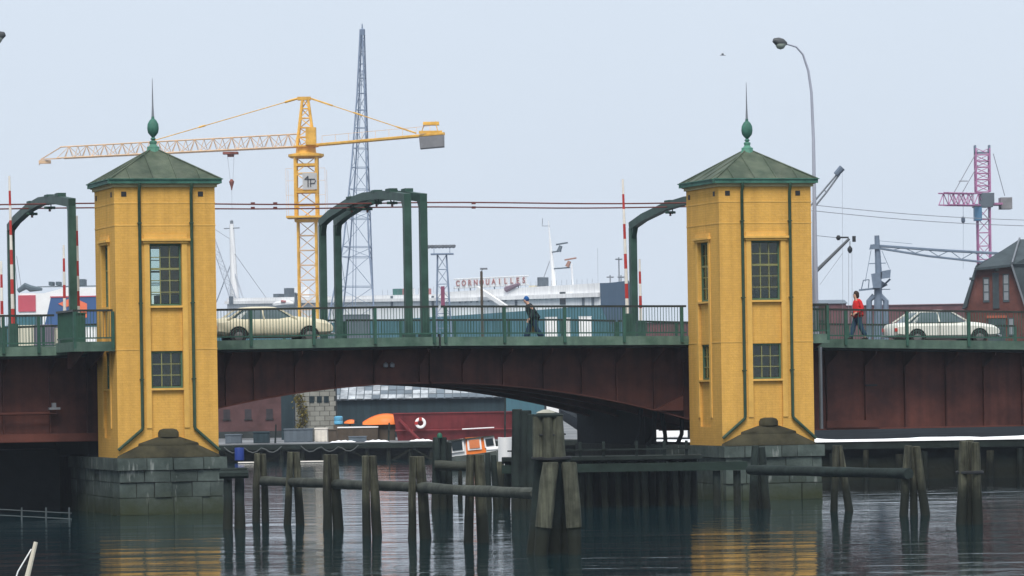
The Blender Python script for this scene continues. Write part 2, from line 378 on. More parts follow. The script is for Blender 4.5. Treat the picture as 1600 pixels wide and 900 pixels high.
# timber-faced quay edge right behind the bridge
qw = thing('quay_wall', 'dark timber-faced quay wall with a snowy top edge behind the bridge', 'quay wall', (25, 173, 0))
part('backing', MB().box(5.0, 62, 172.55, 172.99, -2, 1.3), wood_dark, qw)
part('waling', MB().box(5.0, 62, 172.15, 172.5, 1.32, 1.62), wood_dark, qw)
for i in range(42):
    x = 5.6 + i * 1.32 + random.uniform(-.15, .15); r = random.uniform(.13, .19)
    part('pile', MB().tube([(x, 172.3, -1.5), (x + random.uniform(-.06, .06), 172.3, random.uniform(.95, 1.28))], [r, r * .9], 8), wood_pile if i % 3 else wood_dark, qw, True)
sn = MB(); prev = None; n = 110
for i in range(n + 1):
    x = 5.0 + 57 * i / n; h = .13 + .07 * math.sin(i * .21) + .05 * math.sin(i * .53 + 1) + random.uniform(0, .03); h = max(.08, h)
    row = [(x, 172.1, RQ + .01), (x, 172.2, RQ + h * .7), (x, 172.9, RQ + h), (x, 175.0, RQ + h * .9), (x, 176.5, RQ + .01)]
    sn.v += row
    if i:
        o = (i - 1) * 5
        for k in range(4): sn.f.append((o + k, o + k + 1, o + k + 6, o + k + 5))
tag(solo('snow', sn, snow_m, 'ridge of white snow along the quay edge', 'snow', (25, 172, RQ), smooth=True), kind='stuff')

# ------------------------------------------------------------------ bridge levels
SR = 21.84                                   # right tower
SM = s_of(687, 3.5, 1.5)
ZD = [(-30, 5.72), (-18, 5.8), (-3.3, 5.82), (0, 5.93), (1.8, 5.95), (10, 6.0), (20, 5.92), (23.4, 5.80), (25, 5.76), (32, 5.60), (40, 5.45)]
def zd(s): return interp(ZD, s)
def zarch(s): return 4.36 - .0143 * (s - 10.3) ** 2
GT = [5.0, 8.5, 12.0, 15.6]
def steps(a, b, d):
    n = max(1, round((b - a) / d)); return [a + (b - a) * i / n for i in range(n + 1)]
def strip(mb, ss, t0, t1, ztop, zbot):
    for a, b in zip(ss, ss[1:]):
        mb.hexa([(a, t0, zbot(a)), (b, t0, zbot(b)), (b, t1, zbot(b)), (a, t1, zbot(a)), (a, t0, ztop(a)), (b, t0, ztop(b)), (b, t1, ztop(b)), (a, t1, ztop(a))])
    return mb
def loft(mb, ss, t0, t1, ztop, zbot):      # one closed skin without inner faces
    n = len(ss)
    for s in ss: mb.v += [(s, t0, zbot(s)), (s, t1, zbot(s)), (s, t1, ztop(s)), (s, t0, ztop(s))]
    o = len(mb.v) - 4 * n
    mb.f += [tuple(o + i for i in (0, 1, 2, 3)), tuple(o + 4 * (n - 1) + i for i in (3, 2, 1, 0))]
    for i in range(n - 1):
        for k in range(4): a, b = o + 4 * i + k, o + 4 * i + (k + 1) % 4; mb.f.append((a, a + 4, b + 4, b))
    return mb
def span(name, label, s0, s1, zb, stiff, gs0=None, gs1=None):
    gs0 = s0 if gs0 is None else gs0; gs1 = s1 if gs1 is None else gs1
    T = thing(name, label, 'bridge span', ((s0 + s1) / 2, 3.5, 0), 'bridge', 'spans of the road bridge')
    ss = steps(s0 + .01, s1 - .01, 1.0)
    part('deck_slab', loft(MB(), ss, 3.66, 17.2, lambda s: zd(s) - .16, lambda s: zd(s) - .40), concrete, T)
    part('road_surface', loft(MB(), ss, 6.4, 14.4, lambda s: zd(s) - .12, lambda s: zd(s) - .156), asphalt, T)
    for a, b in ((3.66, 6.2), (14.6, 17.2)):
        part('sidewalk', loft(MB(), ss, a, b, lambda s: zd(s) - .01, lambda s: zd(s) - .156), concrete, T)
    part('fascia', loft(MB(), ss, 3.46, 3.655, zd, lambda s: zd(s) - .32), fascia_m, T)
    part('fascia', loft(MB(), ss, 17.205, 17.4, zd, lambda s: zd(s) - .32), fascia_m, T)
    gs = steps(gs0, gs1, .5)
    for i, t in enumerate(GT):
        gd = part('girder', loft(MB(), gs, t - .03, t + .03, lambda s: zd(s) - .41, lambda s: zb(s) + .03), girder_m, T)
        part('flange', loft(MB(), gs, t - .2, t + .2, lambda s: zb(s) + .03, lambda s: zb(s) - .02), girder_d, gd)
        if i == 0:
            for s in stiff:
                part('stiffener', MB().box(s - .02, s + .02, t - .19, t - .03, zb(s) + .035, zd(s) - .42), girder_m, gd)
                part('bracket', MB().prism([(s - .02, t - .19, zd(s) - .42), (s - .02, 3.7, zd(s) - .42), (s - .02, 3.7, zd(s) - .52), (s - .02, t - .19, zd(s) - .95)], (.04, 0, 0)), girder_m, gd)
        if i < 3:
            for s in stiff:
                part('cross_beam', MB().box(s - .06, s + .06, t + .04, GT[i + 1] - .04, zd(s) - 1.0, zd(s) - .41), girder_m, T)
    return T
lft = span('approach_span', 'red-brown approach span of the bridge running out of frame x', -20, -.02, lambda s: 2.5, [s_of(p, 5.0, 0) for p in (-130, -65, 4, 77, 135)])
lft['label'] = 'dark red girder span of the bridge at the left edge, beyond the first tower'
lfa = span('bascule_leaf', 'arched red-brown bridge leaf between the first tower and the deck joint', 0.02, SM - .03, zarch, [s_of(p, 5.0, 0) for p in (352, 396, 460, 524, 584, 655)])
lfb = span('bascule_leaf', 'arched red-brown bridge leaf between the deck joint and the tower by the lamp post', SM + .03, SR - .02, zarch, [s_of(p, 5.0, 0) for p in (722, 785, 848, 908, 962, 1020, 1066)])
rgt = span('approach_span', 'straight red-brown girder span of the bridge below the red-jacketed person', SR + .02, 40, lambda s: 2.4, [s_of(p, 5.0, 0) for p in (1290, 1350, 1412, 1476, 1535, 1595, 1660)])
# flange plate, pipe and small fittings seen on the girders
part('flange_plate', MB().box(s_of(1290, 4.7), s_of(1372, 4.7), 4.74, 4.78, 2.45, 2.72), girder_d, rgt)
part('hose_clamp', MB().box(s_of(1352, 4.7), s_of(1370, 4.7), 4.72, 4.79, 3.98, 4.05), black_m, rgt)
part('drain_pipe', MB().tube([BRs for BRs in [(s_of(1281, 3.3), 3.3, 2.45), (s_of(1281, 3.3), 3.3, 5.46)]], .07, 8), steel_grey, rgt, True)
part('service_pipe', MB().tube([(-20, 4.6, 3.42), (-3, 4.6, 3.5)], .05, 6), girder_d, lft, True)
part('lower_flange', MB().box(-20, -.5, 4.66, 4.74, 2.5, 2.78), girder_d, lft)
part('lamp_fitting', MB().box(s_of(75, 4.5), s_of(92, 4.5), 4.45, 4.75, 3.62, 3.70).box(s_of(80, 4.5), s_of(86, 4.5), 4.5, 4.7, 3.70, 3.86), steel_grey, lft)
for px in (602, 612):
    part('lamp_fitting', MB().lathe([(.02, 0), (.09, .03), (.09, .14), (.02, .2)], (s_of(px, 4.7), 4.72, 4.92), 8), steel_grey, lfa, True)
part('bearing_bracket', MB().prism([(s_of(1020, 4.7), 4.7, 3.22), (s_of(1066, 4.7), 4.7, 3.2), (s_of(1066, 4.7), 4.7, 3.75)], (0, .2, 0)), girder_d, lfb)
part('deck_joint', MB().box(SM - .028, SM + .028, 3.45, 3.64, 5.66, 6.1), black_m, lfb)

# ------------------------------------------------------------------ piers
def pier(s0, label, seed):
    rnd = random.Random(seed)
    T = thing('bridge_pier', label, 'bridge pier', (s0, 0, 0), 'bridge', 'granite piers under the towers')
    HW, TF = 1.83, -.5
    part('core', MB().box(s0 - HW + .06, s0 + HW - .06, TF + .06, 17.2, -2.5, 1.9), mortar, T)
    courses = [(-.62, -.02), (0.0, .585), (.605, 1.105), (1.125, 1.515)]
    for ci, (z0, z1) in enumerate(courses + [(1.535, 1.94)]):
        cap = ci == 4; nm = 'cap_stone' if cap else 'stone'; pr = .09 if cap else 0
        x = s0 - HW - pr
        while x < s0 + HW + pr - .02:
            l = rnd.uniform(.5, 1.0) * (1.15 if cap else 1); e = min(x + l, s0 + HW + pr)
            if s0 + HW + pr - e < .3: e = s0 + HW + pr
            y = TF - pr - rnd.uniform(-.03, .05); g_ = rnd.uniform(.008, .018)
            part(nm, MB().box(x + g_, e - g_, y, TF + .34, z0, z1 - rnd.uniform(0, .012), .007), stone_m, T); x = e
        for sd in (-1, 1):
            t = TF + .35
            while t < 8:
                l = rnd.uniform(.7, 1.25); xo = s0 + sd * (HW + pr + rnd.uniform(-.02, .02))
                part(nm, MB().box(min(xo, xo - sd * .35), max(xo, xo - sd * .35), t + .012, t + l - .012, z0, z1, .006), stone_m, T); t += l
    # the stepped stone weathering that leans against the tower
    for prof in ([(1.80, 1.945), (1.76, 2.02), (1.08, 2.34)], [(1.06, 2.342), (1.04, 2.43), (.40, 2.64)], [(.36, 2.642), (.36, 2.80), (.30, 2.89), (.16, 2.93)]):
        m = MB().lathe(prof, (0, 0, 0), 20, 180, 360); m.v = [(s0 + x, -.002 + y * (.28 if prof[0][0] > .5 else .55), z) for x, y, z in m.v]
        part('weathering_stone', m, capstone, T, True)
    return T
p1 = pier(0, 'granite pier with mossy stepped stone cap under the tower in front of the yellow crane', 11)
p2 = pier(SR, 'granite pier with mossy stone cap under the tower beside the lamp post', 23)
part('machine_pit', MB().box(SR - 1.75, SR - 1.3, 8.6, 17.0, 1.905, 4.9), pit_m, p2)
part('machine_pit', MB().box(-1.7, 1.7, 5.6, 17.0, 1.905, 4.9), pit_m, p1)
for pa, pb in ((988, 1002), (1012, 1024), (1040, 1032), (1058, 1066)):
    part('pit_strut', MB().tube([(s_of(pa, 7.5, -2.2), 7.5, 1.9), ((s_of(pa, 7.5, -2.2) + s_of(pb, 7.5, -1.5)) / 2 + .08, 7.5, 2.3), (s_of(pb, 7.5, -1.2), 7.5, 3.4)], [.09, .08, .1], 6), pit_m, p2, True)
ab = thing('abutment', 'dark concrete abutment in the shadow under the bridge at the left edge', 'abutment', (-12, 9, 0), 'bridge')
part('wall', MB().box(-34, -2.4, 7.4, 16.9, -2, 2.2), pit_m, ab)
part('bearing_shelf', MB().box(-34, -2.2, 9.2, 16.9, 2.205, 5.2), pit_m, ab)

# ------------------------------------------------------------------ yellow towers
HB = 1.75; ZB, ZT = 1.95, 11.30; UW = (7.13, 9.25); LW = (4.31, 5.58); NW = .56
def window_meshes(w, h, rows, meet):
    fr = .065; f = MB()
    f.box(-w / 2, -w / 2 + fr, 0, .09, 0, h).box(w / 2 - fr, w / 2, 0, .09, 0, h).box(-w / 2 + fr, w / 2 - fr, 0, .09, 0, fr).box(-w / 2 + fr, w / 2 - fr, 0, .09, h - fr, h)
    iw = w - 2 * fr; ih = h - 2 * fr; ph = ih / rows; pw = iw / 3
    mu = [MB().box(-iw / 2 + c * pw - .016, -iw / 2 + c * pw + .016, .02, .07, fr, h - fr).mesh('muntin', muntin_m) for c in (1, 2)]
    bars = []
    for r_ in range(1, rows):
        hh = .035 if r_ == meet else .015
        bars.append(MB().box(-iw / 2, iw / 2, .022 if r_ != meet else .01, .068, fr + r_ * ph - hh, fr + r_ * ph + hh).mesh('glazing_bar', muntin_m))
    pane = MB().box(-pw / 2 + .017, pw / 2 - .017, 0, .006, -ph / 2 + .016, ph / 2 - .016)
    sill = MB().box(-w / 2 - .03, w / 2 + .03, -.16, .02, -.07, -.005)
    spots = [(-iw / 2 + (c + .5) * pw, .045, fr + (r_ + .5) * ph) for r_ in range(rows) for c in range(3)]
    return (f.mesh('window', win_green), mu, bars, pane.mesh('pane', glass), sill.mesh('sill', yellow_trim), spots)
WU = window_meshes(2 * NW - .004, UW[1] - UW[0], 5, 3); WL = window_meshes(2 * NW - .004, LW[1] - LW[0], 3, 0)
def side_pt(k, x, y):            # side k=0 front,1 right,2 back,3 left ; (x,y) face coordinates, y into the wall
    return [(x, y), (HB - y, HB + x), (-x, 2 * HB - y), (-HB + y, HB - x)][k]
def side_box(mb, k, x0, x1, y0, y1, z0, z1):
    a = side_pt(k, x0, y0); b = side_pt(k, x1, y1)
    return mb.box(min(a[0], b[0]), max(a[0], b[0]), min(a[1], b[1]), max(a[1], b[1]), z0, z1)
def tower(s0, label, seed):
    rnd = random.Random(seed)
    T = thing('bridge_tower', label, 'tower', (s0, 0, ZB), 'bridge', 'yellow towers on the bridge')
    ORG[T.name] = V((0, 0, ZB))              # its parts are modelled about its own axis
    for k in range(4):
        H = HB if k in (0, 2) else HB - .3
        m = MB()
        for a, b in ((-H, -NW), (NW, H)): side_box(m, k, a, b, 0, .3, ZB, ZT)
        side_box(m, k, -NW, NW, 0, .3, ZB, 2.62)
        for a, b in ((2.62, LW[0]), (LW[1], UW[0])): side_box(m, k, -NW, NW, .075, .3, a, b)
        side_box(m, k, -NW, NW, 0, .3, UW[1], ZT)
        wl = part('wall', m, yellow, T)
        for a, b in ((-.75, -NW - .002), (NW + .002, .75)): part('architrave', side_box(MB(), k, a, b, -.035, -.001, 2.95, 9.26), yellow_trim, wl)
        ho = MB(); side_box(ho, k, -.79, .79, -.075, -.001, 9.262, 9.34); side_box(ho, k, -.85, .85, -.13, -.001, 9.342, 9.42); side_box(ho, k, -.75, .75, -.04, -.001, 9.422, 9.56)
        part('hood_mould', ho, yellow_trim, wl)
        e = .012 if k in (0, 2) else 0
        for xa, xb, z in ((-HB - e, HB + e, 9.86), (-HB - e, HB + e, 10.62), (-HB, -.76, 5.62), (.76, HB, 5.62)):
            part('string_course', side_box(MB(), k, xa, xb, -.012, -.001, z, z + .045), yellow_trim, wl)
        for x in (-1.42, 1.25):
            part('vent', side_box(MB(), k, x - .09, x + .09, -.014, -.002, 10.86, 11.03), black_m, wl)
        for (fm, mu, ba, pa, si, spots), zz in ((WU, UW[0]), (WL, LW[0])):
            x, y = side_pt(k, 0, .12); wo = link('window', fm, T, (x, y, zz - ZB), k * math.pi / 2)
            link('sill', si, wo)
            for q in mu: link('muntin', q, wo)
            for q in ba: link('glazing_bar', q, wo)
            for q in spots: link('pane', pa, wo, (q[0], q[1] + rnd.uniform(-.004, .004), q[2]), rnd.uniform(-.012, .012))
    part('floor', MB().box(-1.44, 1.44, .31, 3.19, 6.2, 6.4), dark_m, T)
    part('floor', MB().box(-1.44, 1.44, .31, 3.19, 2.0, 2.2), dark_m, T)
    part('ceiling', MB().box(-1.44, 1.44, .31, 3.19, 10.4, 10.5), dark_m, T)
    part('control_desk', MB().box(-.2, 1.3, .5, 1.1, 6.41, 7.5), dark_m, T)
    # eaves
    so = MB()
    for k in range(4):
        H = 1.0 if k in (0, 2) else 0.0
        side_box(so, k, -HB - .07 * H, HB + .07 * H, -.07, 0, ZT - .12, ZT - .03)
        side_box(so, k, -HB - .13 * H, HB + .13 * H, -.13, .05, ZT - .028, ZT + .06)
    part('cornice', so, cream_trim, T)
    gu = MB()
    for k in range(4):
        H = 1.0 if k in (0, 2) else 0.0
        side_box(gu, k, -HB - .21 * H, HB + .21 * H, -.21, -.14, ZT + .0, ZT + .13); side_box(gu, k, -HB - .25 * H, HB + .25 * H, -.25, -.15, ZT + .131, ZT + .165)
    part('gutter', gu, copper, T)
    E = HB + .18; Z0 = ZT + .12; HT = 1.19; c = V((0, HB, 0))
    rf = part('roof', MB().add([(-E + .06, HB - E + .06, Z0 - .03), (E - .06, HB - E + .06, Z0 - .03), (E - .06, HB + E - .06, Z0 - .03), (-E + .06, HB + E - .06, Z0 - .03), (0, HB, Z0 + HT - .06)], [(0, 1, 4), (1, 2, 4), (2, 3, 4), (3, 0, 4), (3, 2, 1, 0)]), roofmat, T)
    xs = [-E, -1.22, -.41, .41, 1.22, E]
    def rp(k, x, d):            # point on roof side k, x along the eave, d distance from the axis
        z = Z0 + HT * (1 - d / E); q = [(x, -d), (d, x), (-x, d), (-d, -x)][k]; return V((q[0], q[1] + HB, z))
    for k in range(4):
        for i in range(5):
            x0, x1 = xs[i] + .012, xs[i + 1] - .012
            poly = [rp(k, x0, E), rp(k, x1, E), rp(k, x1, max(abs(x1), .02))]
            if x0 < 0 < x1: poly.append(rp(k, 0, .02))
            poly.append(rp(k, x0, max(abs(x0), .02)))
            if (poly[1] - poly[2]).length < .08: poly.pop(2)
            if (poly[0] - poly[-1]).length < .08: poly.pop()
            part('roof_sheet', MB().prism([p + V((0, 0, .004 + rnd.uniform(0, .006))) for p in poly], (0, 0, .014)), roofmat, rf)
        for x in xs[1:-1]:
            part('seam', MB().tube([rp(k, x, E + .01) + V((0, 0, .03)), rp(k, x, abs(x)) + V((0, 0, .03))], .026, 5), roofmat, rf)
    for sx, sy in ((-1, -1), (1, -1), (1, 1), (-1, 1)):
        part('hip_roll', MB().tube([V((sx * (E + .02), HB + sy * (E + .02), Z0 + .03)), V((0, HB, Z0 + HT + .02))], .035, 6), roofmat, rf, True)
    zt = Z0 + HT
    fi = part('finial', MB().lathe([(.27, zt - .17), (.22, zt - .02), (.22, zt + .05), (.15, zt + .08), (.11, zt + .14), (.13, zt + .2), (.13, zt + .24), (.06, zt + .28)], (0, HB, 0), 8), mat('bright_verdigris', (.08, .22, .16), .6, .2, 3), T, True)
    part('bulb', MB().lathe([(.05, zt + .28), (.10, zt + .32), (.05, zt + .39), (.10, zt + .44), (.18, zt + .54), (.205, zt + .68), (.19, zt + .84), (.12, zt + .97), (.06, zt + 1.02), (.05, zt + 1.1)], (0, HB, 0), 14), copper, fi, True)
    part('spike', MB().lathe([(.05, zt + 1.1), (.028, zt + 1.5), (.008, zt + 2.42)], (0, HB, 0), 6), steel_grey, fi, True)
    for sd in (-1, 1):
        x = sd * .905
        pts = [(x, -.18, ZT + .02), (x, -.18, ZT - .12), (x, -.085, ZT - .3), (x, -.085, 8), (x + .0, -.085, 2.98), (x + sd * .03, -.087, 2.9), (x + sd * .86, -.10, 2.22 if sd < 0 else 2.16)]
        dp = part('downpipe', MB().tube(pts, .055, 8), green_pipe, T, True)
        for zq in (9.93, 7.2, 4.6): part('pipe_bracket', MB().box(x - .07, x + .07, -.143, -.014, zq, zq + .04), green_pipe, dp)
    return T
tower(0, 'yellow tower with green pyramid roof in front of the yellow crane jib', 5)
tower(SR, 'yellow tower with green pyramid roof next to the tall lamp post', 6)

# ------------------------------------------------------------------ railings
def railing(label, path, posts, h=1.12, near=True, org=None):
    """path: list of (s,t,z of the kerb top)"""
    T = thing('railing', label, 'railing', org or path[0], 'bridge', 'railings on the bridge')
    m1 = MB(); m2 = MB(); m3 = MB(); m4 = MB()
    up = V((0, 0, 1))
    for a, b in zip(path, path[1:]):
        a, b = V(a), V(b); d = (b - a); L_ = d.length; d.normalize(); n = V((-d.y, d.x, 0)).normalized()
        for mb, z0, z1, hw in ((m1, h - .075, h, .045), (m2, .10, .15, .02)):
            q = [a - n * hw, b - n * hw, b + n * hw, a + n * hw]
            mb.hexa([p + up * z0 for p in q] + [p + up * z1 for p in q])
        k = int(L_ / .108)
        for i in range(1, k):
            p = a + (b - a) * (i / k); w_ = .009
            m3.hexa([(p.x - w_, p.y - w_, p.z + .152), (p.x + w_, p.y - w_, p.z + .152), (p.x + w_, p.y + w_, p.z + .152), (p.x - w_, p.y + w_, p.z + .152), (p.x - w_, p.y - w_, p.z + h - .077), (p.x + w_, p.y - w_, p.z + h - .077), (p.x + w_, p.y + w_, p.z + h - .077), (p.x - w_, p.y + w_, p.z + h - .077)])
    part('handrail', m1, rail_top, T); part('bottom_rail', m2, rail_m, T)
    part('balusters', m3, rail_m, T, kind='stuff')
    for s, t, z in posts:
        part('post', MB().box(s - .05, s + .05, t - .055, t + .055, z - .22 if near else z, z + h - .077), rail_m, T)
    return T
def along(s0, s1, t): return [(s, t, zd(s)) for s in steps(s0, s1, 2.0)]
def posts_px(pxs, t): return [(s_of(p, t, 2.3), t, zd(s_of(p, t, 2.3))) for p in pxs]
TR = 3.44
railing('dark green bridge railing above the cream car, from the first tower to the joint', along(1.8, SM - .05, TR), posts_px((392, 490, 586, 678), TR))
railing('dark green bridge railing in front of the stooping walker, ending at the second tower', along(SM + .05, SR - 1.85, TR), posts_px((696, 788, 882, 975, 1065), TR))
railing('dark green bridge railing in front of the red-jacketed person and the white car', along(SR + 2.7, 39, TR), posts_px((1321, 1417, 1513, 1608), TR))
railing('dark green bridge railing at the left edge before the walkway bay', along(-20, -3.25, TR), posts_px((-90, 5, 60), TR))
# walkway bays beside the towers
def bay(name, label, s0, s1, t0, z, rlabel, side):
    T = thing(name, label, 'walkway', ((s0 + s1) / 2, t0, z), 'bridge', 'walkway bays beside the towers')
    part('slab', MB().box(s0 + .1, s1 - .01, t0 + .1, 3.455, z - .26, z - .02), concrete, T)
    part('fascia', MB().box(s0, s1, t0, t0 + .095, z - .33, z), fascia_m, T)
    sd = (s0, s0 + .095) if side < 0 else (s1 - .095, s1)
    part('fascia', MB().box(sd[0], sd[1], t0 + .097, 3.455, z - .33, z), fascia_m, T)
    for k in (.3, .8):
        s = s0 + (s1 - s0) * k
        part('bracket', MB().prism([(s - .03, t0 + .12, z - .262), (s - .03, 3.45, z - .262), (s - .03, 3.45, z - .9), (s - .03, 3.1, z - .9)], (.06, 0, 0)), girder_m, T)
    e = s0 + .05 if side < 0 else s1 - .05; o = s1 - .05 if side < 0 else s0 + .05
    railing(rlabel, [(o, t0 + .05, z), (e, t0 + .05, z), (e, 3.38, z)], [(o, t0 + .05, z), (e, t0 + .05, z)], h=1.10)
bay('walkway_bay', 'green-edged walkway bay beside the first tower', -3.2, -1.78, .15, 5.93, 'dark green railing round the walkway bay against the first tower', -1)
bay('walkway_bay', 'short green-edged walkway bay with rust stain beside the second tower', SR + 1.78, SR + 2.62, .6, 5.90, 'dark green railing round the short bay by the lamp post', 1)
# far-side railings
for s0, s1, lb in ((-20, SM - .05, 'far-side bridge railing seen through the bars, behind the cream car'), (SM + .05, SR - .05, 'far-side bridge railing behind the stooping walker'), (SR + .05, 39, 'far-side bridge railing behind the white car')):
    ss = steps(s0, s1, 2.3)
    railing(lb, [(s, 17.1, zd(s)) for s in ss], [(s, 17.1, zd(s)) for s in ss], h=.90, near=False)

# ------------------------------------------------------------------ overhead wire gantries
def gantry(s, label):
    T = thing('wire_gantry', label, 'gantry', (s, 4.2, zd(s)), 'bridge', 'green overhead wire gantries')
    tn, tf = 4.2, 16.6; z0 = zd(s); zz = zd(s) - 5.97
    prof = [(0, 11.16), (.24, 11.38), (.47, 11.45), (.66, 11.33), (.886, 11.02), (1.0, 10.76)]
    pts = [(s, tn - .13, 11.12 + zz)] + [(s, tn + (tf - tn) * f, z + zz) for f, z in prof[1:-1]] + [(s, tf + .13, 10.74 + zz)]
    part('beam', MB().sweep(pts, .13, .30, (1, 0, 0)), green_steel, T)
    for t, zt in ((tn, 10.85 + zz), (tf, 10.52 + zz)):
        po = part('post', MB().box(s - .13, s + .13, t - .13, t + .13, z0 - .02, zt), green_steel, T)
        part('foot', MB().box(s - .2, s + .2, t - .2, t + .2, z0 - .01, z0 + .12), green_steel, po)
    part('gusset', MB().prism([(s - .1, tn + .131, 10.83 + zz), (s - .1, tn + .45, 10.9 + zz), (s - .1, tn + .131, 10.5 + zz)], (.2, 0, 0)), green_steel, T)
    part('gusset', MB().prism([(s - .1, tf - .131, 10.55 + zz), (s - .1, tf - .45, 10.62 + zz), (s - .1, tf - .131, 10.1 + zz)], (.2, 0, 0)), green_steel, T)
    for t in (8.4, 12.0):
        zb = interp([(f, z) for f, z in prof], (t - tn) / (tf - tn)) + zz
        h = part('wire_hanger', MB().box(s - .15, s + .15, t - .3, t + .3, zb - .04, zb + .05).bar((s, t - .25, zb - .3), (s, t - .25, zb - .5), .02).bar((s, t + .25, zb - .3), (s, t, 11.0), .02).tube([(s - .2, t, zb - .42), (s + .2, t, zb - .42)], .05, 6), mat('dark_green_fitting', (.03, .07, .055), .6, .2, 3), T)
        part('insulator', MB().lathe([(.02, 0), (.06, .03), (.03, .06), (.06, .09), (.02, .12)], (s, t, zb - .56), 8), mat('brown_insulator', (.12, .04, .03), .3, .1, 2), h, True)
    part('hanger_plate', MB().box(s - .15, s + .15, 6.0, 6.6, 11.28 + zz, 11.41 + zz), mat('dark_green_fitting', (.03, .07, .055), .6, .2, 3), T)
    return T
gantry(s_of(112, 4.2, 6), 'green wire gantry over the road beyond the first tower, left of it')
gantry(s_of(636, 4.2, 6), 'green wire gantry at mid bridge, the one nearer the first tower')
gantry(s_of(661, 4.2, 6), 'green wire gantry at mid bridge, the one nearer the second tower')
gantry(s_of(1156, 4.2, 6), 'green wire gantry partly hidden behind the tower by the lamp post')
for t, lb in ((8.4, 'rust-red overhead wire, upper of the two along the bridge'), (12.0, 'rust-red overhead wire, lower of the two along the bridge')):
    ss = steps(-22, SR + 2, 1.2); zs = [s_of(112, t, 6), s_of(648, t, 6), s_of(1156, t, 6)]
    m = MB().tube([(s, t, 11.0 + .0 + (.03 * math.cos(s * .5))) for s in ss], .026, 6)
    for px in (310, 395, 430, 740): m.box(s_of(px, t, 6.8) - .07, s_of(px, t, 6.8) + .07, t - .04, t + .04, 10.96, 11.05)
    solo('overhead_wire', m, wire_m, lb, 'wire', (0, t, 11), 'bridge', 'overhead wires', True)

# cabinet at the gantry foot by the first tower
cb = thing('control_cabinet', 'dark green control cabinet on the bridge beside the first tower', 'cabinet', (s_of(112, 3.9), 3.9, 5.85), 'bridge')
s = s_of(112, 3.9)
part('body', MB().box(s - .45, s + .45, 3.66, 4.02, 5.83, 6.95), green_steel, cb); part('door', MB().box(s - .40, s + .40, 3.64, 3.658, 5.9, 6.88), rail_m, cb); part('lid', MB().box(s - .48, s + .48, 3.62, 4.04, 6.952, 7.0), rail_m, cb)

# ------------------------------------------------------------------ raised red-and-white barrier arms
def barrier(px, pytop, t, label, lean=0.):
    s = s_of(px, t, 3); P = BR(s, t); top = at(px, pytop, P.y).z; z0 = zd(s)
    T = thing('barrier_arm', label, 'barrier', (s, t, z0), 'bridge', 'raised barrier arms')
    part('pedestal', MB().box(s - .16, s + .16, t - .14, t + .14, z0 - .02, z0 + .85), green_steel, T)
    part('counterweight', MB().box(s - .1, s + .1, t + .145, t + .34, z0 + .35, z0 + .75), grey_blk, T)
    z = z0 + .86; i = 0; L_ = top - z; n = max(3, round(L_ / .52))
    for i in range(n):
        a, b = z + L_ * i / n, z + L_ * (i + 1) / n; r0 = .068 - .03 * i / n; r1 = .068 - .03 * (i + 1) / n
        part('red_band' if (n - i) % 2 == 0 else 'white_band', MB().tube([(s + lean * (a - z), t, a), (s + lean * (b - z), t, b)], [r0, r1], 8), red_p if (n - i) % 2 == 0 else rw_white, T, True)
barrier(980, 280, 5.2, 'tall red-and-white barrier arm raised left of the tower by the lamp post', -.02)
barrier(1001, 405, 15.4, 'short red-and-white barrier arm beyond the gantry post, near the tower by the lamp post', -.005)
barrier(122, 337, 5.0, 'red-and-white barrier arm raised close beside the first tower and the gantry post')
barrier(101, 383, 15.0, 'red-and-white barrier arm just left of the gantry post by the first tower')
barrier(20, 275, 6.0, 'tallest red-and-white barrier arm at the left edge of the bridge', -.01)
barrier(3, 408, 15.2, 'short red-and-white barrier arm at the very left edge')

# ------------------------------------------------------------------ street lamps
def street_lamp(px, label, t, flip=1, top=None):
    s = s_of(px, t, 1.5); z0 = zd(s)
    T = thing('street_lamp', label, 'street lamp', (s, t, z0), 'bridge', 'street lamps on the bridge')
    pts = [(s, t, z0), (s, t, 9.5), (s, t, 13.2), (s - .05 * flip, t, 14.9), (s - .16 * flip, t, 15.7), (s - .36 * flip, t, 16.3), (s - .62 * flip, t, 16.58), (s - 1.05 * flip, t, 16.70)]
    part('pole', MB().tube(pts, [.10, .08, .06, .05, .045, .04, .035, .03], 10), lamp_grey, T, True)
    h = part('lamp_head', MB().tube([(s - 1.0 * flip, t, 16.70), (s - 1.15 * flip, t, 16.72), (s - 1.35 * flip, t, 16.76), (s - 1.52 * flip, t, 16.82)], [.06, .16, .17, .08], 10), mat('dark_lamp_housing', (.06, .065, .07), .5, .15, 3), T, True)
    part('lamp_bowl', MB().lathe([(.02, -.2), (.13, -.16), (.19, -.06), (.2, 0)], (s - 1.24 * flip, t, 16.68), 12), mat('milky_bowl', (.3, .34, .3), .3, .1, 3), h, True)
street_lamp(1276, 'tall grey street lamp curving over the tower on the right', 4.6)
street_lamp(-52, 'street lamp whose dark head just enters the frame at the upper left edge', 5.2, -1)

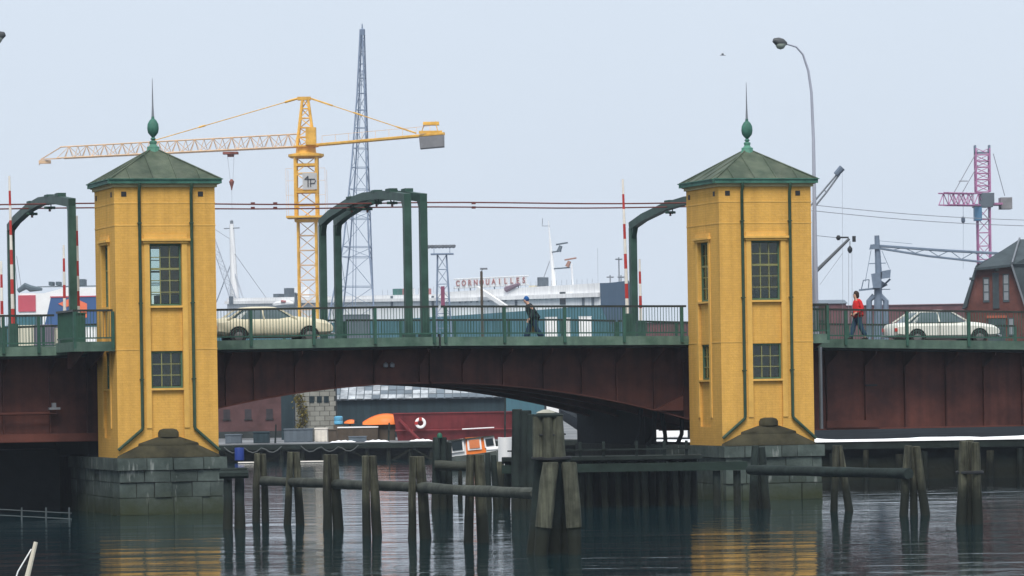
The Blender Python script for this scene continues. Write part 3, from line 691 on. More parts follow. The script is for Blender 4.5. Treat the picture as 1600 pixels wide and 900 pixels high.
# ------------------------------------------------------------------ timber piles, logs and the dolphin in the water
def pile_group(name, label, Y, piles, cat='mooring piles', group='timber pile clusters', mtl=None):
    """piles: list of (px top, py top, px bottom, radius px, depth offset)"""
    sc_ = F / Y; wl = 26880.0 / Y
    b0 = at(piles[0][2], 605, Y); T = thing(name, label, cat, (b0.x, Y, 0), 'world', group)
    for (xt, yt, xb, rp, dy) in piles:
        p = at(xt, yt, Y + dy); H = CY - math.tan(TH) * (xb - CX); q = at(xb, H + wl, Y + dy); q.z = 0
        d = (q - p) / max(.1, p.z - q.z); foot = q + d * 1.4; r = rp / sc_
        mid = p + (q - p) * .5 + V((random.uniform(-.02, .02), 0, 0))
        m = MB().tube([foot, q, q + (p - q) * .25, mid, p + (q - p) * .2, p, p + V((0, 0, .02))], [r * 1.1, r * 1.12, r * 1.06, r, r * .95, r * .88, r * .7], 12, jitter=.06)
        part('pile', m, mtl or wood_pile, T, True)
    return T
P = pile_group
P('pile_pair', 'pair of weathered timber piles, leftmost standing pair holding the log', 130, [(402, 709, 400, 5.6, 0), (411, 710, 415, 5.4, .1)])
P('pile_pair', 'pair of timber piles splayed apart, second pair along the log', 127, [(454, 707, 449, 5.4, 0), (463, 707, 469, 6.3, .1)])
P('pile_pair', 'pair of stout timber piles, third along the log', 122, [(511, 711, 512, 6.6, 0), (521, 711, 529, 7.6, .1)])
P('pile_pair', 'pair of timber piles close together, fourth along the log', 116.6, [(571, 713, 573, 6.2, 0), (582, 713, 589, 7.2, .1)])
P('pile_pair', 'pair of splayed timber piles, fifth along the log, left of the orange cabin boat', 113.5, [(645, 714, 644, 6.0, 0), (656, 714, 665, 8.4, .1)])
P('pile_pair', 'pair of tall timber piles in front of the orange cabin boat', 110, [(735, 711, 732, 7.0, 0), (748, 711, 755, 9.0, .1)])
st = P('pile_stump', 'low pair of dark piles under a cap beam beside the first pier', 124, [(356, 746, 356, 7, 0), (374, 746, 375, 8, .2)], mtl=wood_dark)
a, b = at(343, 742, 123.8), at(388, 741, 123.8); part('cap_beam', MB().tube([a, b], .13, 8), wood_dark, st, True)
a, b = at(345, 736, 124.2), at(386, 735, 124.2); part('cap_beam', MB().tube([a, b], .10, 8), wood_dark, st, True)
def log(label, a, b, r, sag=0., m=None):
    a, b = V(a), V(b); n = 8; pts = [a + (b - a) * (i / n) + V((0, 0, -sag * math.sin(math.pi * i / n))) for i in range(n + 1)]
    solo('floating_log', MB().tube(pts, [r * (1 + .06 * math.sin(i * 1.7)) for i in range(n + 1)], 12, jitter=.05), m or wood_log, label, 'log', pts[n // 2], group='horizontal guide logs', smooth=True)
log('horizontal guide log linking the first three pile pairs', at(404, 751, 130.5), at(546, 757, 121.2), .145)
log('horizontal guide log linking the third to the fifth pile pair', at(515, 756, 122.7), at(662, 762, 113.4), .145)
log('horizontal guide log from the fifth pile pair to the big dolphin', at(648, 761, 114.2), at(838, 771, 103.6), .15, .02)
log('long dark horizontal log across the right-hand piles', at(1172, 734, 135.0), at(1420, 740, 126.2), .165, 0, wood_dark)
# big dolphin
DY = 101.8
dl = thing('mooring_dolphin', 'big timber dolphin with snow-capped bound top in the middle of the picture', 'dolphin', (at(866, 605, DY).x, DY, 0))
for xt, xb, rp, dy in ((841, 842, 9.5, .0), (855, 857, 9.5, -.12), (870, 873, 10.5, -.05), (850, 852, 10, .35), (868, 874, 10, .35)):
    p, q = at(xt, 650 + random.uniform(-2, 3), DY + dy), at(xb, 717, DY + dy); r = rp / (F / DY)
    part('upper_pile', MB().tube([q, (p + q) / 2, p], [r * 1.08, r, r * .92], 12, jitter=.07), wood_dry, dl, True)
c = at(857, 650, DY + .1)
part('cap', MB().lathe([(.37, -.03), (.385, .02), (.34, .05), (.14, .11), (.02, .13)], c, 11), wood_dark, dl, True)
part('cap_snow', MB().lathe([(.26, .078), (.24, .10), (.10, .155), (.02, .165)], c + V((-.06, -.04, 0)), 9), mat('dirty_snow', (.26, .26, .22), .9, .3, 4), dl, True)
for yb, rx in ((679, .40), (716, .47)):
    cc = at(858 if yb < 700 else 861, yb, DY + .1)
    part('iron_band', MB().tube([cc + V((rx * math.cos(R(k * 24)), rx * .75 * math.sin(R(k * 24)), .01 * math.sin(k))) for k in range(16)], .022 if yb < 700 else .045, 6), black_m, dl, True)
for xt, yt, xm, xb, rp, dy in ((860, 722, 849, 845, 13.5, -.32), (889, 722, 897, 899, 12.5, -.25), (846, 718, 838, 833, 11, .4), (880, 718, 884, 885, 11, .6), (868, 720, 866, 866, 11, .5)):
    p = at(xt, yt, DY + dy); m_ = at(xm, 824, DY + dy); q = at(xb, 866, DY + dy); r = rp / (F / DY); q2 = q + (q - m_).normalized() * 1.2
    if dy < 0:
        part('leg', MB().tube([m_, m_ + (p - m_) * .3, m_ + (p - m_) * .7, p - V((0, 0, .06)), p], [r, r * 1.0, r * .97, r * .95, r * .85], 14, jitter=.06), wood_dry, dl, True, label='pale dry upper length of leg')
        part('leg', MB().tube([q2, q, m_ - V((0, 0, .005)), m_ + V((0, 0, .05))], [r * .8, r * .82, r * .84, r * .8], 12, jitter=.12), wood_dark, dl, True, label='rotten dark foot of leg below the tide mark')
    else:
        part('leg', MB().tube([q2, q, m_, p], r, 12, jitter=.05), wood_dark, dl, True)
# right-hand piles
P('pile_cluster', 'dark pile cluster in front of the second granite pier', 135.3, [(1180, 697, 1177, 6.5, .25), (1190, 699, 1197, 6.5, .35), (1185, 742, 1187, 5.5, .5)], mtl=wood_dark)
P('pile_pair', 'pair of crossed piles behind the middle of the long right-hand log', 131.5, [(1306, 697, 1303, 5.6, .3), (1311, 697, 1327, 6.0, .5)])
P('pile_cluster', 'leaning three-pile cluster at the end of the long right-hand log', 126.2, [(1419, 697, 1412, 6.5, .25), (1426, 699, 1428, 5.8, .5), (1432, 698, 1446, 6.6, .4)])
r4 = P('pile_cluster', 'banded four-pile dolphin standing alone at the right edge', 118, [(1506, 690, 1502, 7.5, 0), (1515, 690, 1513, 7, .3), (1524, 692, 1528, 7.5, 0), (1515, 688, 1518, 8, .5)])
cc = at(1515, 738, 118.2); part('iron_band', MB().tube([cc + V((.36 * math.cos(R(k * 24)), .42 * math.sin(R(k * 24)), 0)) for k in range(16)], .05, 6), black_m, r4, True)
# piles further back, left of the dolphin
fb = P('pile_cluster', 'dark green-topped pile cluster just left of the orange cabin boat', 141, [(682, 684, 681, 6.5, 0), (692, 684, 691, 7, .2), (700, 692, 701, 6.5, .6)], mtl=wood_dark)
part('green_beacon', MB().lathe([(.09, 0), (.09, .1), (.05, .16), (.02, .17)], at(687, 684, 141), 10), mat('green_beacon_paint', (.015, .09, .055), .5, .1, 2), fb, True)
log('short dark log behind the piles, left of the orange cabin boat', at(679, 727, 140.6), at(772, 729, 140.6), .17)
P('pile_pair', 'slim pair of dark piles under the orange cabin boat', 139.5, [(762, 708, 764, 4.5, 0), (771, 712, 776, 5, .3)], mtl=wood_dark)
P('pile_cluster', 'tall dark post cluster standing just left of the big dolphin', 138, [(808, 640, 808, 9, .3), (822, 642, 822, 10, .2), (830, 648, 831, 8, 0)], mtl=wood_dark)
pp = P('mooring_post', 'single pale mooring post beside the orange cabin boat', 150, [(719, 735, 719, 3.5, 0)], cat='post')
pp2 = P('mooring_post', 'pale square mooring post right of the orange cabin boat', 146, [(780, 722, 783, 8, 0)], cat='post')
# timber jetty in front of the second pier
jt = thing('timber_jetty', 'dark timber jetty with rails reaching from the dolphin to the second pier', 'jetty', (4, 140, 0))
JY = 139.5; JX0, JX1 = at(782, 605, JY).x, at(1166, 605, JY).x; JX2 = at(1078, 605, JY).x
part('deck', MB().box(JX0, JX2 + .4, JY + .3, JY + 2.4, 1.62, 1.74), wood_dark, jt)
part('edge_beam', MB().box(JX0, JX1, JY, JY + .28, 1.22, 1.5), mat('green_slimed_beam', (.014, .027, .022), .9, .4, 1.2, .5, 6), jt)
part('edge_beam', MB().box(JX0, JX1 - 1.8, JY + 1.0, JY + 1.25, 1.53, 1.61), wood_dark, jt)
part('upper_rail', MB().box(JX0 + .2, JX2, JY + .32, JY + .42, 1.95, 2.0), wood_dark, jt)
for i in range(14):
    x = JX0 + .25 + i * (JX2 - JX0 - .3) / 13 + random.uniform(-.12, .12)
    part('pile', MB().tube([(x + random.uniform(-.15, .15), JY + 1.0, -1.5), (x + random.uniform(-.05, .05), JY + 1.0, 1.55)], [random.uniform(.11, .17), .12], 9, jitter=.08), wood_dark, jt, True)
    part('pile', MB().tube([(x + .3, JY + 2.1, -1.5), (x + .3, JY + 2.1, 1.6)], [.15, .13], 9), wood_dark, jt, True)
    if i % 2: part('rail_post', MB().box(x - .05, x + .05, JY + .425, JY + .52, 1.745, 2.25), wood_dark, jt)
for px in (1118, 1150): part('pile', MB().tube([(at(px, 605, JY).x, JY + .3, -1.5), (at(px, 605, JY).x, JY + .3, 1.2)], .13, 9), wood_dark, jt, True)
part('bank_wall', MB().box(JX0 + 1.0, JX2, JY + 2.6, JY + 2.9, -1.5, 1.3), wood_dark, jt)
# floating log boom and fence in the dark at left
lf = thing('floating_fence', 'faint low white fence floating in the shadow under the left span', 'fence', (at(55, 605, 136).x, 136, 0))
for y0, y1 in ((797, 799), (806, 808)): part('rail', MB().tube([at(-20, y0 - 2, 136), at(112, y0 + 5, 136)], .018, 6), fence_m, lf, True)
for px in (-15, 34, 72, 108):
    part('post', MB().tube([at(px, 793, 136), at(px, 822, 136)], .03, 6), fence_m, lf, True)

# boat with a pale mast tip at the lower left
bt = thing('small_boat', 'pale boat mast with stay poking up at the lower left corner', 'boat', (at(30, 605, 70).x, 70, 0))
bx = at(36, 900, 70)
part('mast', MB().tube([(at(30, 990, 70)), at(38, 920, 70), at(56, 847, 70)], [.055, .05, .035], 8), mat('varnished_spar', (.62, .58, .48), .5, .1, 4), bt, True)
part('stay', MB().tube([at(-2, 990, 70), at(28, 893, 70), at(49, 858, 70)], .012, 5), white_p, bt)
hb = MB(); x0 = bx.x - 2.2
for i in range(9):
    f = i / 8; hw = .75 * math.sin(math.pi * min(1, .15 + f * .85)) ** .7 + .03; zt = .42 + .2 * (f - .5) ** 2
    hb.v += [(x0 + 4.2 * f, 70.6 - hw, zt), (x0 + 4.2 * f, 70.6 - hw * .8, .1), (x0 + 4.2 * f, 70.6, -.12), (x0 + 4.2 * f, 70.6 + hw * .8, .1), (x0 + 4.2 * f, 70.6 + hw, zt)]
    if i:
        o = (i - 1) * 5
        for k in range(4): hb.f.append((o + k, o + k + 1, o + k + 6, o + k + 5))
        hb.f.append((o + 4, o, o + 5, o + 9))
part('hull', hb, white_p, bt, True)

# ------------------------------------------------------------------ things on the far quay, seen under the arch
QY = 240.0
fq = thing('quay_wall', 'dark braced timber quay front under the arch, far side of the water', 'quay wall', (-10, QY, 0))
part('backing', MB().box(-40, 4.4, 239.2, 239.95, -2, .95), wood_dark, fq)
part('edge_beam', MB().box(-40, 4.4, 238.2, 239.1, .7, 1.0), wood_dark, fq)
for i in range(24):
    x = -26 + i * 1.25
    part('pile', MB().tube([(x, 238.5, -1.5), (x, 238.5, .69)], .14, 8), wood_dark, fq, True)
for i in range(8):
    x = -26 + i * 3.7
    part('brace', MB().bar((x, 238.3, -.3), (x + 1.6, 238.3, .65), .05), wood_dark, fq)
    part('brace', MB().bar((x + 3.2, 238.3, -.3), (x + 1.7, 238.3, .65), .05), wood_dark, fq)
for (x0, x1, lb) in ((372, 412, 'white floating boom on the far water, left of the second pile pair'), (468, 508, 'white floating boom on the far water between the second and third pile pairs')):
    a, b = at(x0, 724, 234), at(x1, 724, 234); a.z = b.z = .06
    solo('floating_boom', MB().tube([a, b], .045, 8), rw_white, lb, 'boom', (a + b) / 2, group='white floating booms', smooth=True)
def wbox(px0, px1, py0, py1, Y, d):     # box whose front spans the given pixels at depth Y
    a, b = at(px0, py1, Y), at(px1, py0, Y); return a.x, b.x, Y, Y + d, min(a.z, b.z), max(a.z, b.z)
# pale blockwork tower
x0, x1, y0, y1, _, _ = wbox(462, 523, 520, 690, 250, 3.0)
T = thing('block_building', 'pale grey blockwork building with small dark windows under the arch', 'building', ((x0 + x1) / 2, 250, QZ))
part('core', MB().box(x0 + .05, x1 - .05, y0 + .06, y1, QZ, 7.2), mortar, T)
zc = QZ; r_ = 0
while zc < 4.6:
    x = x0 - (.3 if r_ % 2 else 0)
    while x < x1 - .05:
        a, b = max(x, x0), min(x + .6, x1)
        if b - a > .12:
            part('block', MB().box(a + .015, b - .015, y0 + random.uniform(-.01, .01), y0 + .2, zc + .012, zc + .29), blockwork, T)
        x += .6
    zc += .30; r_ += 1
part('upper_wall', MB().box(x0, x1, y0, y0 + .2, zc, 7.2), blockwork, T)
part('side_wall', MB().box(x0 + .001, x0 + .045, y0 + .21, y1, QZ, 7.2), blockwork, T)
for wp in (487, 499, 510):
    p = at(wp, 624, 249.99); part('window', MB().box(p.x - .15, p.x + .15, 249.96, 249.985, p.z - .2, p.z + .2), glass_dark, T)
part('roof', MB().box(x0 - .2, x1 + .2, y0 - .2, y1 + .2, 7.201, 7.4), roof_grey, T)
pl = MB()
p = at(471, 690, 249.8); pl = MB().tube([(p.x, 249.8, QZ), (p.x + .1, 249.75, 2.2), (p.x, 249.8, 3.4)], [.03, .02, .01], 5)
cl = thing('climbing_plant', 'ochre climbing plant up the corner of the blockwork building', 'plant', (p.x, 249.8, QZ))
part('stem', pl, brown_wall, cl)
lv = MB()
for i in range(420):
    z = random.uniform(QZ + .2, 3.9); q = V((p.x + random.gauss(0, .17) + .1 * math.sin(z * 3), 249.8 + random.uniform(-.12, .1), z)); s_ = random.uniform(.05, .11)
    u_ = V((random.uniform(-1, 1), random.uniform(-1, 1), random.uniform(-1, 1))).normalized() * s_; v_ = u_.cross(V((random.random(), random.random(), random.random()))).normalized() * s_ * .7
    lv.add([q - u_, q + v_, q + u_, q - v_], [(0, 1, 2, 3)])
part('foliage', lv, mat('ochre_leaf', (.16, .13, .03), .8, .4, 3), cl, kind='stuff')
# dark teal shed with snow-flecked roof
x0, x1, y0, y1, _, _ = wbox(524, 790, 600, 668, 262, 10)
T = thing('boat_shed', 'long dark teal boat shed with snow-flecked roof under the arch', 'shed', ((x0 + x1) / 2, 262, QZ))
part('wall', MB().box(x0, x1, y0, y1, QZ, 3.42), shed_teal, T)
for i in range(24):
    x = x0 + (x1 - x0) * i / 24
    part('board', MB().box(x + .02, x + (x1 - x0) / 24 - .02, y0 - .04, y0 - .002, QZ + .1, 3.40 + .03 * (i % 2)), shed_teal, T)
rf = part('roof', MB().prism([(x0 - .2, y0 - .3, 3.44), (x0 - .2, y0 + 5, 5.3), (x0 - .2, y1 + .3, 3.44)], (x1 - x0 + .4, 0, 0)), roof_grey, T)
nr, ncol = 7, 22
for r_ in range(nr):
    for c_ in range(ncol):
        f0, f1 = r_ / nr, (r_ + 1) / nr; a = x0 - .2 + (x1 - x0 + .4) * c_ / ncol; b = a + (x1 - x0 + .4) / ncol
        ya, yb = y0 - .34 + 5.3 * f0, y0 - .34 + 5.3 * f1; za, zb = 3.47 + 1.86 * f0, 3.47 + 1.86 * f1; j = random.uniform(0, .03)
        part('roof_sheet', MB().prism([(a + .03, ya, za + j + .03), (b - .03, ya, za + j + .03), (b - .03, yb - .03, zb + j), (a + .03, yb - .03, zb + j)], (0, 0, .03)), sheet_snow if random.random() < .8 else roof_grey, rf)
# brick warehouse at left under the arch
x0, x1, y0, y1, _, _ = wbox(300, 438, 560, 690, 268, 9)
T = thing('brick_warehouse', 'dull red brick warehouse behind the quay, left under the arch', 'warehouse', ((x0 + x1) / 2, 268, QZ))
part('wall', MB().box(x0, x1, y0, y1, QZ, 6.4), mat('sooty_brick', (.07, .035, .035), .9, .35, .8, .4, 4), T)
part('plinth', MB().box(x0 - .05, x1 + .05, y0 - .08, y0 - .002, QZ, 1.5), concrete, T)
for i in range(4):
    x = x0 + .9 + i * 1.4
    wn = part('window', MB().box(x - .22, x + .22, y0 - .03, y0 - .002, 2.3, 2.95), mat('sooty_shutter', (.04, .035, .04), .9, .3, 2), T); part('sill', MB().box(x - .28, x + .28, y0 - .08, y0 - .032, 2.24, 2.298), concrete, wn)
part('roof', MB().prism([(x0 - .2, y0 - .2, 6.41), (x0 - .2, y0 + 4.5, 6.9), (x0 - .2, y1 + .2, 6.41)], (x1 - x0 + .4, 0, 0)), roof_grey, T)
x0, x1, y0, y1, _, _ = wbox(440, 458, 560, 690, 256, 3)
T = thing('transformer_kiosk', 'narrow dark teal kiosk between the brick warehouse and the blockwork building', 'kiosk', ((x0 + x1) / 2, 256, QZ))
part('body', MB().box(x0, x1, y0, y1, QZ, 5.2), shed_teal, T); part('door', MB().box(x0 + .12, x1 - .12, y0 - .03, y0 - .002, QZ + .05, 3.0), shed_teal, T); part('roof', MB().box(x0 - .1, x1 + .1, y0 - .1, y1 + .1, 5.202, 5.35), roof_grey, T)
# quay clutter
def crate(name, label, cat, px0, px1, py0, py1, Y, d, m, ribs=0, lid=None, group=None, zb=None):
    x0, x1, y0, y1, z0, z1 = wbox(px0, px1, py0, py1, Y, d); z0 = z0 if zb is None else zb
    T = thing(name, label, cat, ((x0 + x1) / 2, Y, z0), 'world', group)
    part('body', MB().box(x0, x1, y0, y1, z0, z1), m, T)
    for i in range(ribs):
        x = x0 + (x1 - x0) * (i + .5) / ribs; part('rib', MB().box(x - (x1 - x0) / ribs * .22, x + (x1 - x0) / ribs * .22, y0 - .04, y0 - .002, z0 + .05, z1 - .05), m, T)
    part('rim', MB().box(x0 - .03, x1 + .03, y0 - .05, y1 + .03, z1 + .001, z1 + .06), lid or m, T)
    return T
crate('storage_bin', 'grey-blue steel bin on the far quay below the blockwork building', 'bin', 444, 488, 671, 691, 243, 1.6, grey_box, 4, zb=QZ)
crate('dinghy_box', 'white lidded box beside the grey-blue bin on the far quay', 'box', 492, 511, 670, 682, 244, 1.2, rw_white, 3, zb=QZ)
crate('timber_stack', 'brown board stack with pale top below the orange upturned boat', 'timber stack', 528, 590, 668, 683, 245, 1.5, brown_wall, 6, white_p, zb=QZ)
bl = thing('plastic_barrel', 'light blue barrel in front of the dark teal shed', 'barrel', at(529, 664, 248).xyz)
p = at(529, 664, 248); part('body', MB().lathe([(.2, 0), (.27, .06), (.27, .22), (.25, .25), (.27, .28), (.27, .48), (.2, .53), (.03, .54)], (p.x, p.y, p.z), 12), barrel_b, bl, True); part('stand', MB().box(p.x - .3, p.x + .3, p.y - .3, p.y + .3, QZ, p.z - .002), brown_wall, bl)
p = at(374, 706, 238.0); bl = thing('oil_barrel', 'bright blue drum at the foot of the far quay, left under the arch', 'barrel', p)
part('body', MB().lathe([(.26, -.5), (.28, -.48), (.28, .2), (.26, .24), (.02, .25)], p, 12), blue_m, bl, True); part('cap', MB().lathe([(.05, .251), (.05, .28)], p, 8), black_m, bl)
def upturned(label, px0, px1, py0, py1, Y, m):
    a, b = at(px0, py1, Y), at(px1, py1, Y); h = at(px0, py0, Y).z - a.z; n = 12; mb = MB()
    for i in range(n + 1):
        f = i / n; k = math.sin(math.pi * (.04 + f * .7)) ** .8
        for q in range(9):
            an = math.pi * q / 8; mb.v.append((a.x + (b.x - a.x) * f, Y + .8 - .8 * k * math.cos(an), a.z + h * k * math.sin(an) ** .8))
    for i in range(n):
        for q in range(8): o = i * 9 + q; mb.f.append((o, o + 1, o + 10, o + 9))
    T = thing('upturned_boat', label, 'boat', ((a.x + b.x) / 2, Y, a.z), 'world', 'orange upturned boats')
    part('hull', mb, m, T, True); part('keel', MB().tube([(a.x + (b.x - a.x) * i / n, Y + .8, a.z + h * (math.sin(math.pi * (.04 + i / n * .7)) ** .8) + .02) for i in range(n + 1)], .03, 5), m, T)
    part('trestle', MB().box(a.x + .3, b.x - .2, Y + .3, Y + 1.3, QZ, a.z - .01), brown_wall, T)
upturned('large orange upturned boat next to the red barge', 566, 622, 648, 664, 246, orange_m)
upturned('small orange upturned boat beside the light blue barrel', 537, 553, 657, 662, 247, orange_m)
for px0, px1, py, lb in ((516, 556, 690, 'thin snow patch on the far quay below the brown board stack'), (570, 608, 687, 'white snow heap on the far quay left of the red barge'), (640, 676, 693, 'white snow heap at the foot of the red barge')):
    a, b = at(px0, py, 240.6), at(px1, py, 240.6); mb = MB(); n = 12
    for i in range(n + 1):
        f = i / n; h = .10 * math.sin(math.pi * f) ** .6 * (1 + .3 * math.sin(i * 2.1)) + .01
        for q in range(6): mb.v.append((a.x + (b.x - a.x) * f, 239.6 + q * .4, QZ + .004 + h * math.sin(math.pi * q / 5)))
    for i in range(n):
        for q in range(5): o = i * 6 + q; mb.f.append((o, o + 1, o + 7, o + 6))
    solo('snow_heap', mb, snow_m, lb, 'snow heap', ((a.x + b.x) / 2, 240.6, QZ), group='snow heaps on the far quay', smooth=True)
# red barge hull drawn up on the quay
x0, x1, y0, y1, z0, z1 = wbox(615, 806, 644, 692, 243, 4.5); zb_ = QZ
T = thing('red_barge', 'red barge hull with a white lifebuoy on its side, under the arch', 'barge', ((x0 + x1) / 2, 243, QZ))
part('hull', MB().hexa([(x0 + .25, y0 + .3, QZ), (x1, y0 + .3, QZ), (x1, y1, QZ), (x0 + .25, y1, QZ), (x0, y0, z1), (x1, y0, z1), (x1, y1, z1), (x0, y1, z1)]), hull_red, T)
part('rubbing_strake', MB().tube([(x0 + .1, y0 + .08, z0 + (z1 - z0) * .42), (x1, y0 + .08, z0 + (z1 - z0) * .42)], .05, 6), hull_red, T)
part('bulwark_rail', MB().box(x0 - .04, x1, y0 - .06, y0 + .1, z1 + .001, z1 + .06), hull_red, T)
part('shore_prop', MB().bar((x0 + 1.6, y0 - .9, QZ), (x0 + .35, y0 - .02, z1 - .3), .07), hull_red, T)
part('deck_pipe', MB().tube([(x1 - 3.2, y0 - .15, z0 + .75), (x1 - 1.3, y0 - .15, z0 + .82)], .035, 6), white_p, T)
p = at(657, 661, 242.8); ring = MB(); RRm, rr = .25, .085
for i in range(20):
    for q in range(8):
        a, b = 2 * math.pi * i / 20, 2 * math.pi * q / 8; ring.v.append((p.x + (RRm + rr * math.cos(b)) * math.cos(a), p.y - .06 + rr * .8 * math.sin(b), p.z + (RRm + rr * math.cos(b)) * math.sin(a)))
for i in range(20):
    for q in range(8): ring.f.append((i * 8 + q, i * 8 + (q + 1) % 8, ((i + 1) % 20) * 8 + (q + 1) % 8, ((i + 1) % 20) * 8 + q))
lb = thing('lifebuoy', 'white and red lifebuoy hanging on the red barge', 'lifebuoy', p); part('ring', ring, white_p, lb, True)
part('red_band', MB().box(p.x - .09, p.x + .09, p.y - .15, p.y + .03, p.z + .15, p.z + .35), red_p, lb)
part('red_band', MB().box(p.x - .35, p.x - .15, p.y - .15, p.y + .03, p.z - .09, p.z + .09), red_p, lb)
# orange and white cabin boat
BY = 205.0
ob = thing('cabin_boat', 'small listing boat with orange and white wheelhouse under the arch', 'boat', (at(740, 605, BY).x, BY, 0))
def bp(px, py, dy=0): return at(px, py, BY + dy)
def quad_slab(pts, dy, d=.05): return MB().prism([at(px, py, BY + dy) for px, py in pts], (0, d, 0))
part('cabin', MB().hexa([bp(704, 714), bp(776, 706), bp(776, 706, 2.2), bp(704, 714, 2.2), bp(701, 689), bp(769, 681), bp(769, 681, 2.2), bp(701, 689, 2.2)]), white_p, ob)
part('orange_panel', quad_slab([(729, 712), (760, 709), (757, 682), (727, 684)], -.06), orange_m, ob)
for (q, inn) in (([(704, 708), (726, 705), (724, 685), (702, 688)], [(707, 704.5), (723, 702.5), (721.5, 687.5), (705, 690)]), ([(731, 704), (753, 702), (751, 683.5), (729.5, 685.5)], [(734, 701), (750, 699.5), (748.5, 686), (732.5, 688)]), ([(758, 700), (775, 698), (772, 682), (755.5, 683.5)], [(760, 697), (772, 695.5), (770, 684.5), (758, 686)])):
    f_ = part('window_frame', quad_slab(q, -.12), white_p, ob); part('pane', quad_slab(inn, -.16), mat('orange_screen', (.62, .2, .08), .5, .1, 3) if inn[0][0] == 734 else glass_dark, f_)
part('roof', MB().hexa([bp(699, 690, -.2), bp(772, 682, -.2), bp(772, 682, 2.4), bp(699, 690, 2.4), bp(699, 688, -.2), bp(772, 680, -.2), bp(772, 680, 2.4), bp(699, 688, 2.4)]), wood_log, ob)
hb = MB()
for i in range(11):
    f = i / 10; p = at(690 + 105 * f, 722 - 6 * f, BY); hw = 1.2 * math.sin(math.pi * min(1, .1 + .9 * (1 - f) * .9)) ** .6 + .04
    hb.v += [(p.x, BY + 1 - hw, p.z + .25 + .25 * f * f), (p.x, BY + 1 - hw * .8, .12), (p.x, BY + 1, -.3), (p.x, BY + 1 + hw * .8, .12), (p.x, BY + 1 + hw, p.z + .25 + .25 * f * f)]
    if i:
        o = (i - 1) * 5
        for k in range(4): hb.f.append((o + k, o + k + 1, o + k + 6, o + k + 5))
        hb.f.append((o + 4, o, o + 5, o + 9))
part('hull', hb, mat('grey_hull', (.12, .14, .13), .6, .2, 2), ob, True)
part('engine_cowl', MB().tube([at(760, 702, BY - .5), at(785, 700, BY - .5), at(787, 700, BY - .5)], [.1, .11, .06], 8), white_p, ob, True)
for k, (px0, px1, py, lb) in enumerate(((778, 800, 684, 'white dinghy moored right of the orange cabin boat'), (984, 1040, 676, 'white dinghy lying on the snowy quay left of the second tower'), (1036, 1074, 680, 'white tarpaulin heap on the snowy quay beside the second tower'))):
    Y = 190 if k == 0 else 176
    a, b = at(px0, py, Y), at(px1, py, Y); mb = MB(); n = 10; zb = .05 if k == 0 else RQ + .25
    for i in range(n + 1):
        f = i / n; hw = .6 * math.sin(math.pi * (.08 + f * .84)) ** .6; zt = max(a.z, zb + .35)
        mb.v += [(a.x + (b.x - a.x) * f, Y - hw, zt + .1 * (f - .5) ** 2), (a.x + (b.x - a.x) * f, Y - hw * .7, zb + .05), (a.x + (b.x - a.x) * f, Y, zb), (a.x + (b.x - a.x) * f, Y + hw * .7, zb + .05), (a.x + (b.x - a.x) * f, Y + hw, zt + .1 * (f - .5) ** 2)]
        if i:
            o = (i - 1) * 5
            for q in range(4): mb.f.append((o + q, o + q + 1, o + q + 6, o + q + 5))
            mb.f.append((o + 4, o, o + 5, o + 9))
    solo('dinghy' if k < 2 else 'covered_dinghy', mb, white_p, lb, 'dinghy', ((a.x + b.x) / 2, Y, zb), group='white dinghies', smooth=True)

crate('fish_box_stack', 'stack of dark fish boxes on the far quay left of the grey-blue bin', 'boxes', 396, 420, 676, 690, 242, 1.0, shed_teal, 3, zb=QZ)
crate('pump_housing', 'low dark pump housing at the left end of the far quay', 'pump', 352, 376, 680, 690, 242, 1.2, grey_box, 2, zb=QZ)
crate('cable_crate', 'dark brown crate between the bin and the brown board stack', 'crate', 513, 526, 672, 688, 242.5, .8, brown_wall, 2, zb=QZ)
crate('net_crate', 'shallow grey net crate in front of the brown board stack', 'crate', 545, 572, 683, 690, 241.2, .8, grey_box, 3, zb=QZ)
for px, lb in ((430, 'thin mooring post on the far quay left of the blockwork building'), (607, 'thin pole on the far quay in front of the orange upturned boat'), (789, 'thin pole standing before the end of the red barge')):
    b = at(px, 690, 240.9); solo('quay_pole', MB().tube([(b.x, 240.9, QZ), (b.x + .06, 240.9, QZ + (1.1 if px != 789 else 2.6))], [.06, .045], 7), wood_dark, lb, 'pole', (b.x, 240.9, QZ), group='poles on the far quay', smooth=True)
for i, (px0, px1, lb) in enumerate(((470, 560, 'sagging dark hose along the far quay edge below the bin'), (350, 440, 'sagging dark rope along the far quay edge at its left end'))):
    a, b = at(px0, 694, 238.1), at(px1, 694, 238.1); n = 14
    solo('rope', MB().tube([V((a.x + (b.x - a.x) * k / n, 238.1, .9 - .35 * abs(math.sin(math.pi * k / n * 3)))) for k in range(n + 1)], .035, 5), mat('pale_rope', (.09, .1, .1), .9, .2, 3), lb, 'rope', a)

# ------------------------------------------------------------------ background: cranes, masts, ships and buildings
def add_lattice(T, name, P0, P1, w0, w1, n, rc, rb, m, side=None, tri=False, mb_=None):
    ch, br = lattice(P0, P1, w0, w1, n, rc, rb, side, tri)
    for c in ch: part(name + '_chord', c, m, T)
    part(name + '_bracing', br, mb_ or m, T, kind='stuff')
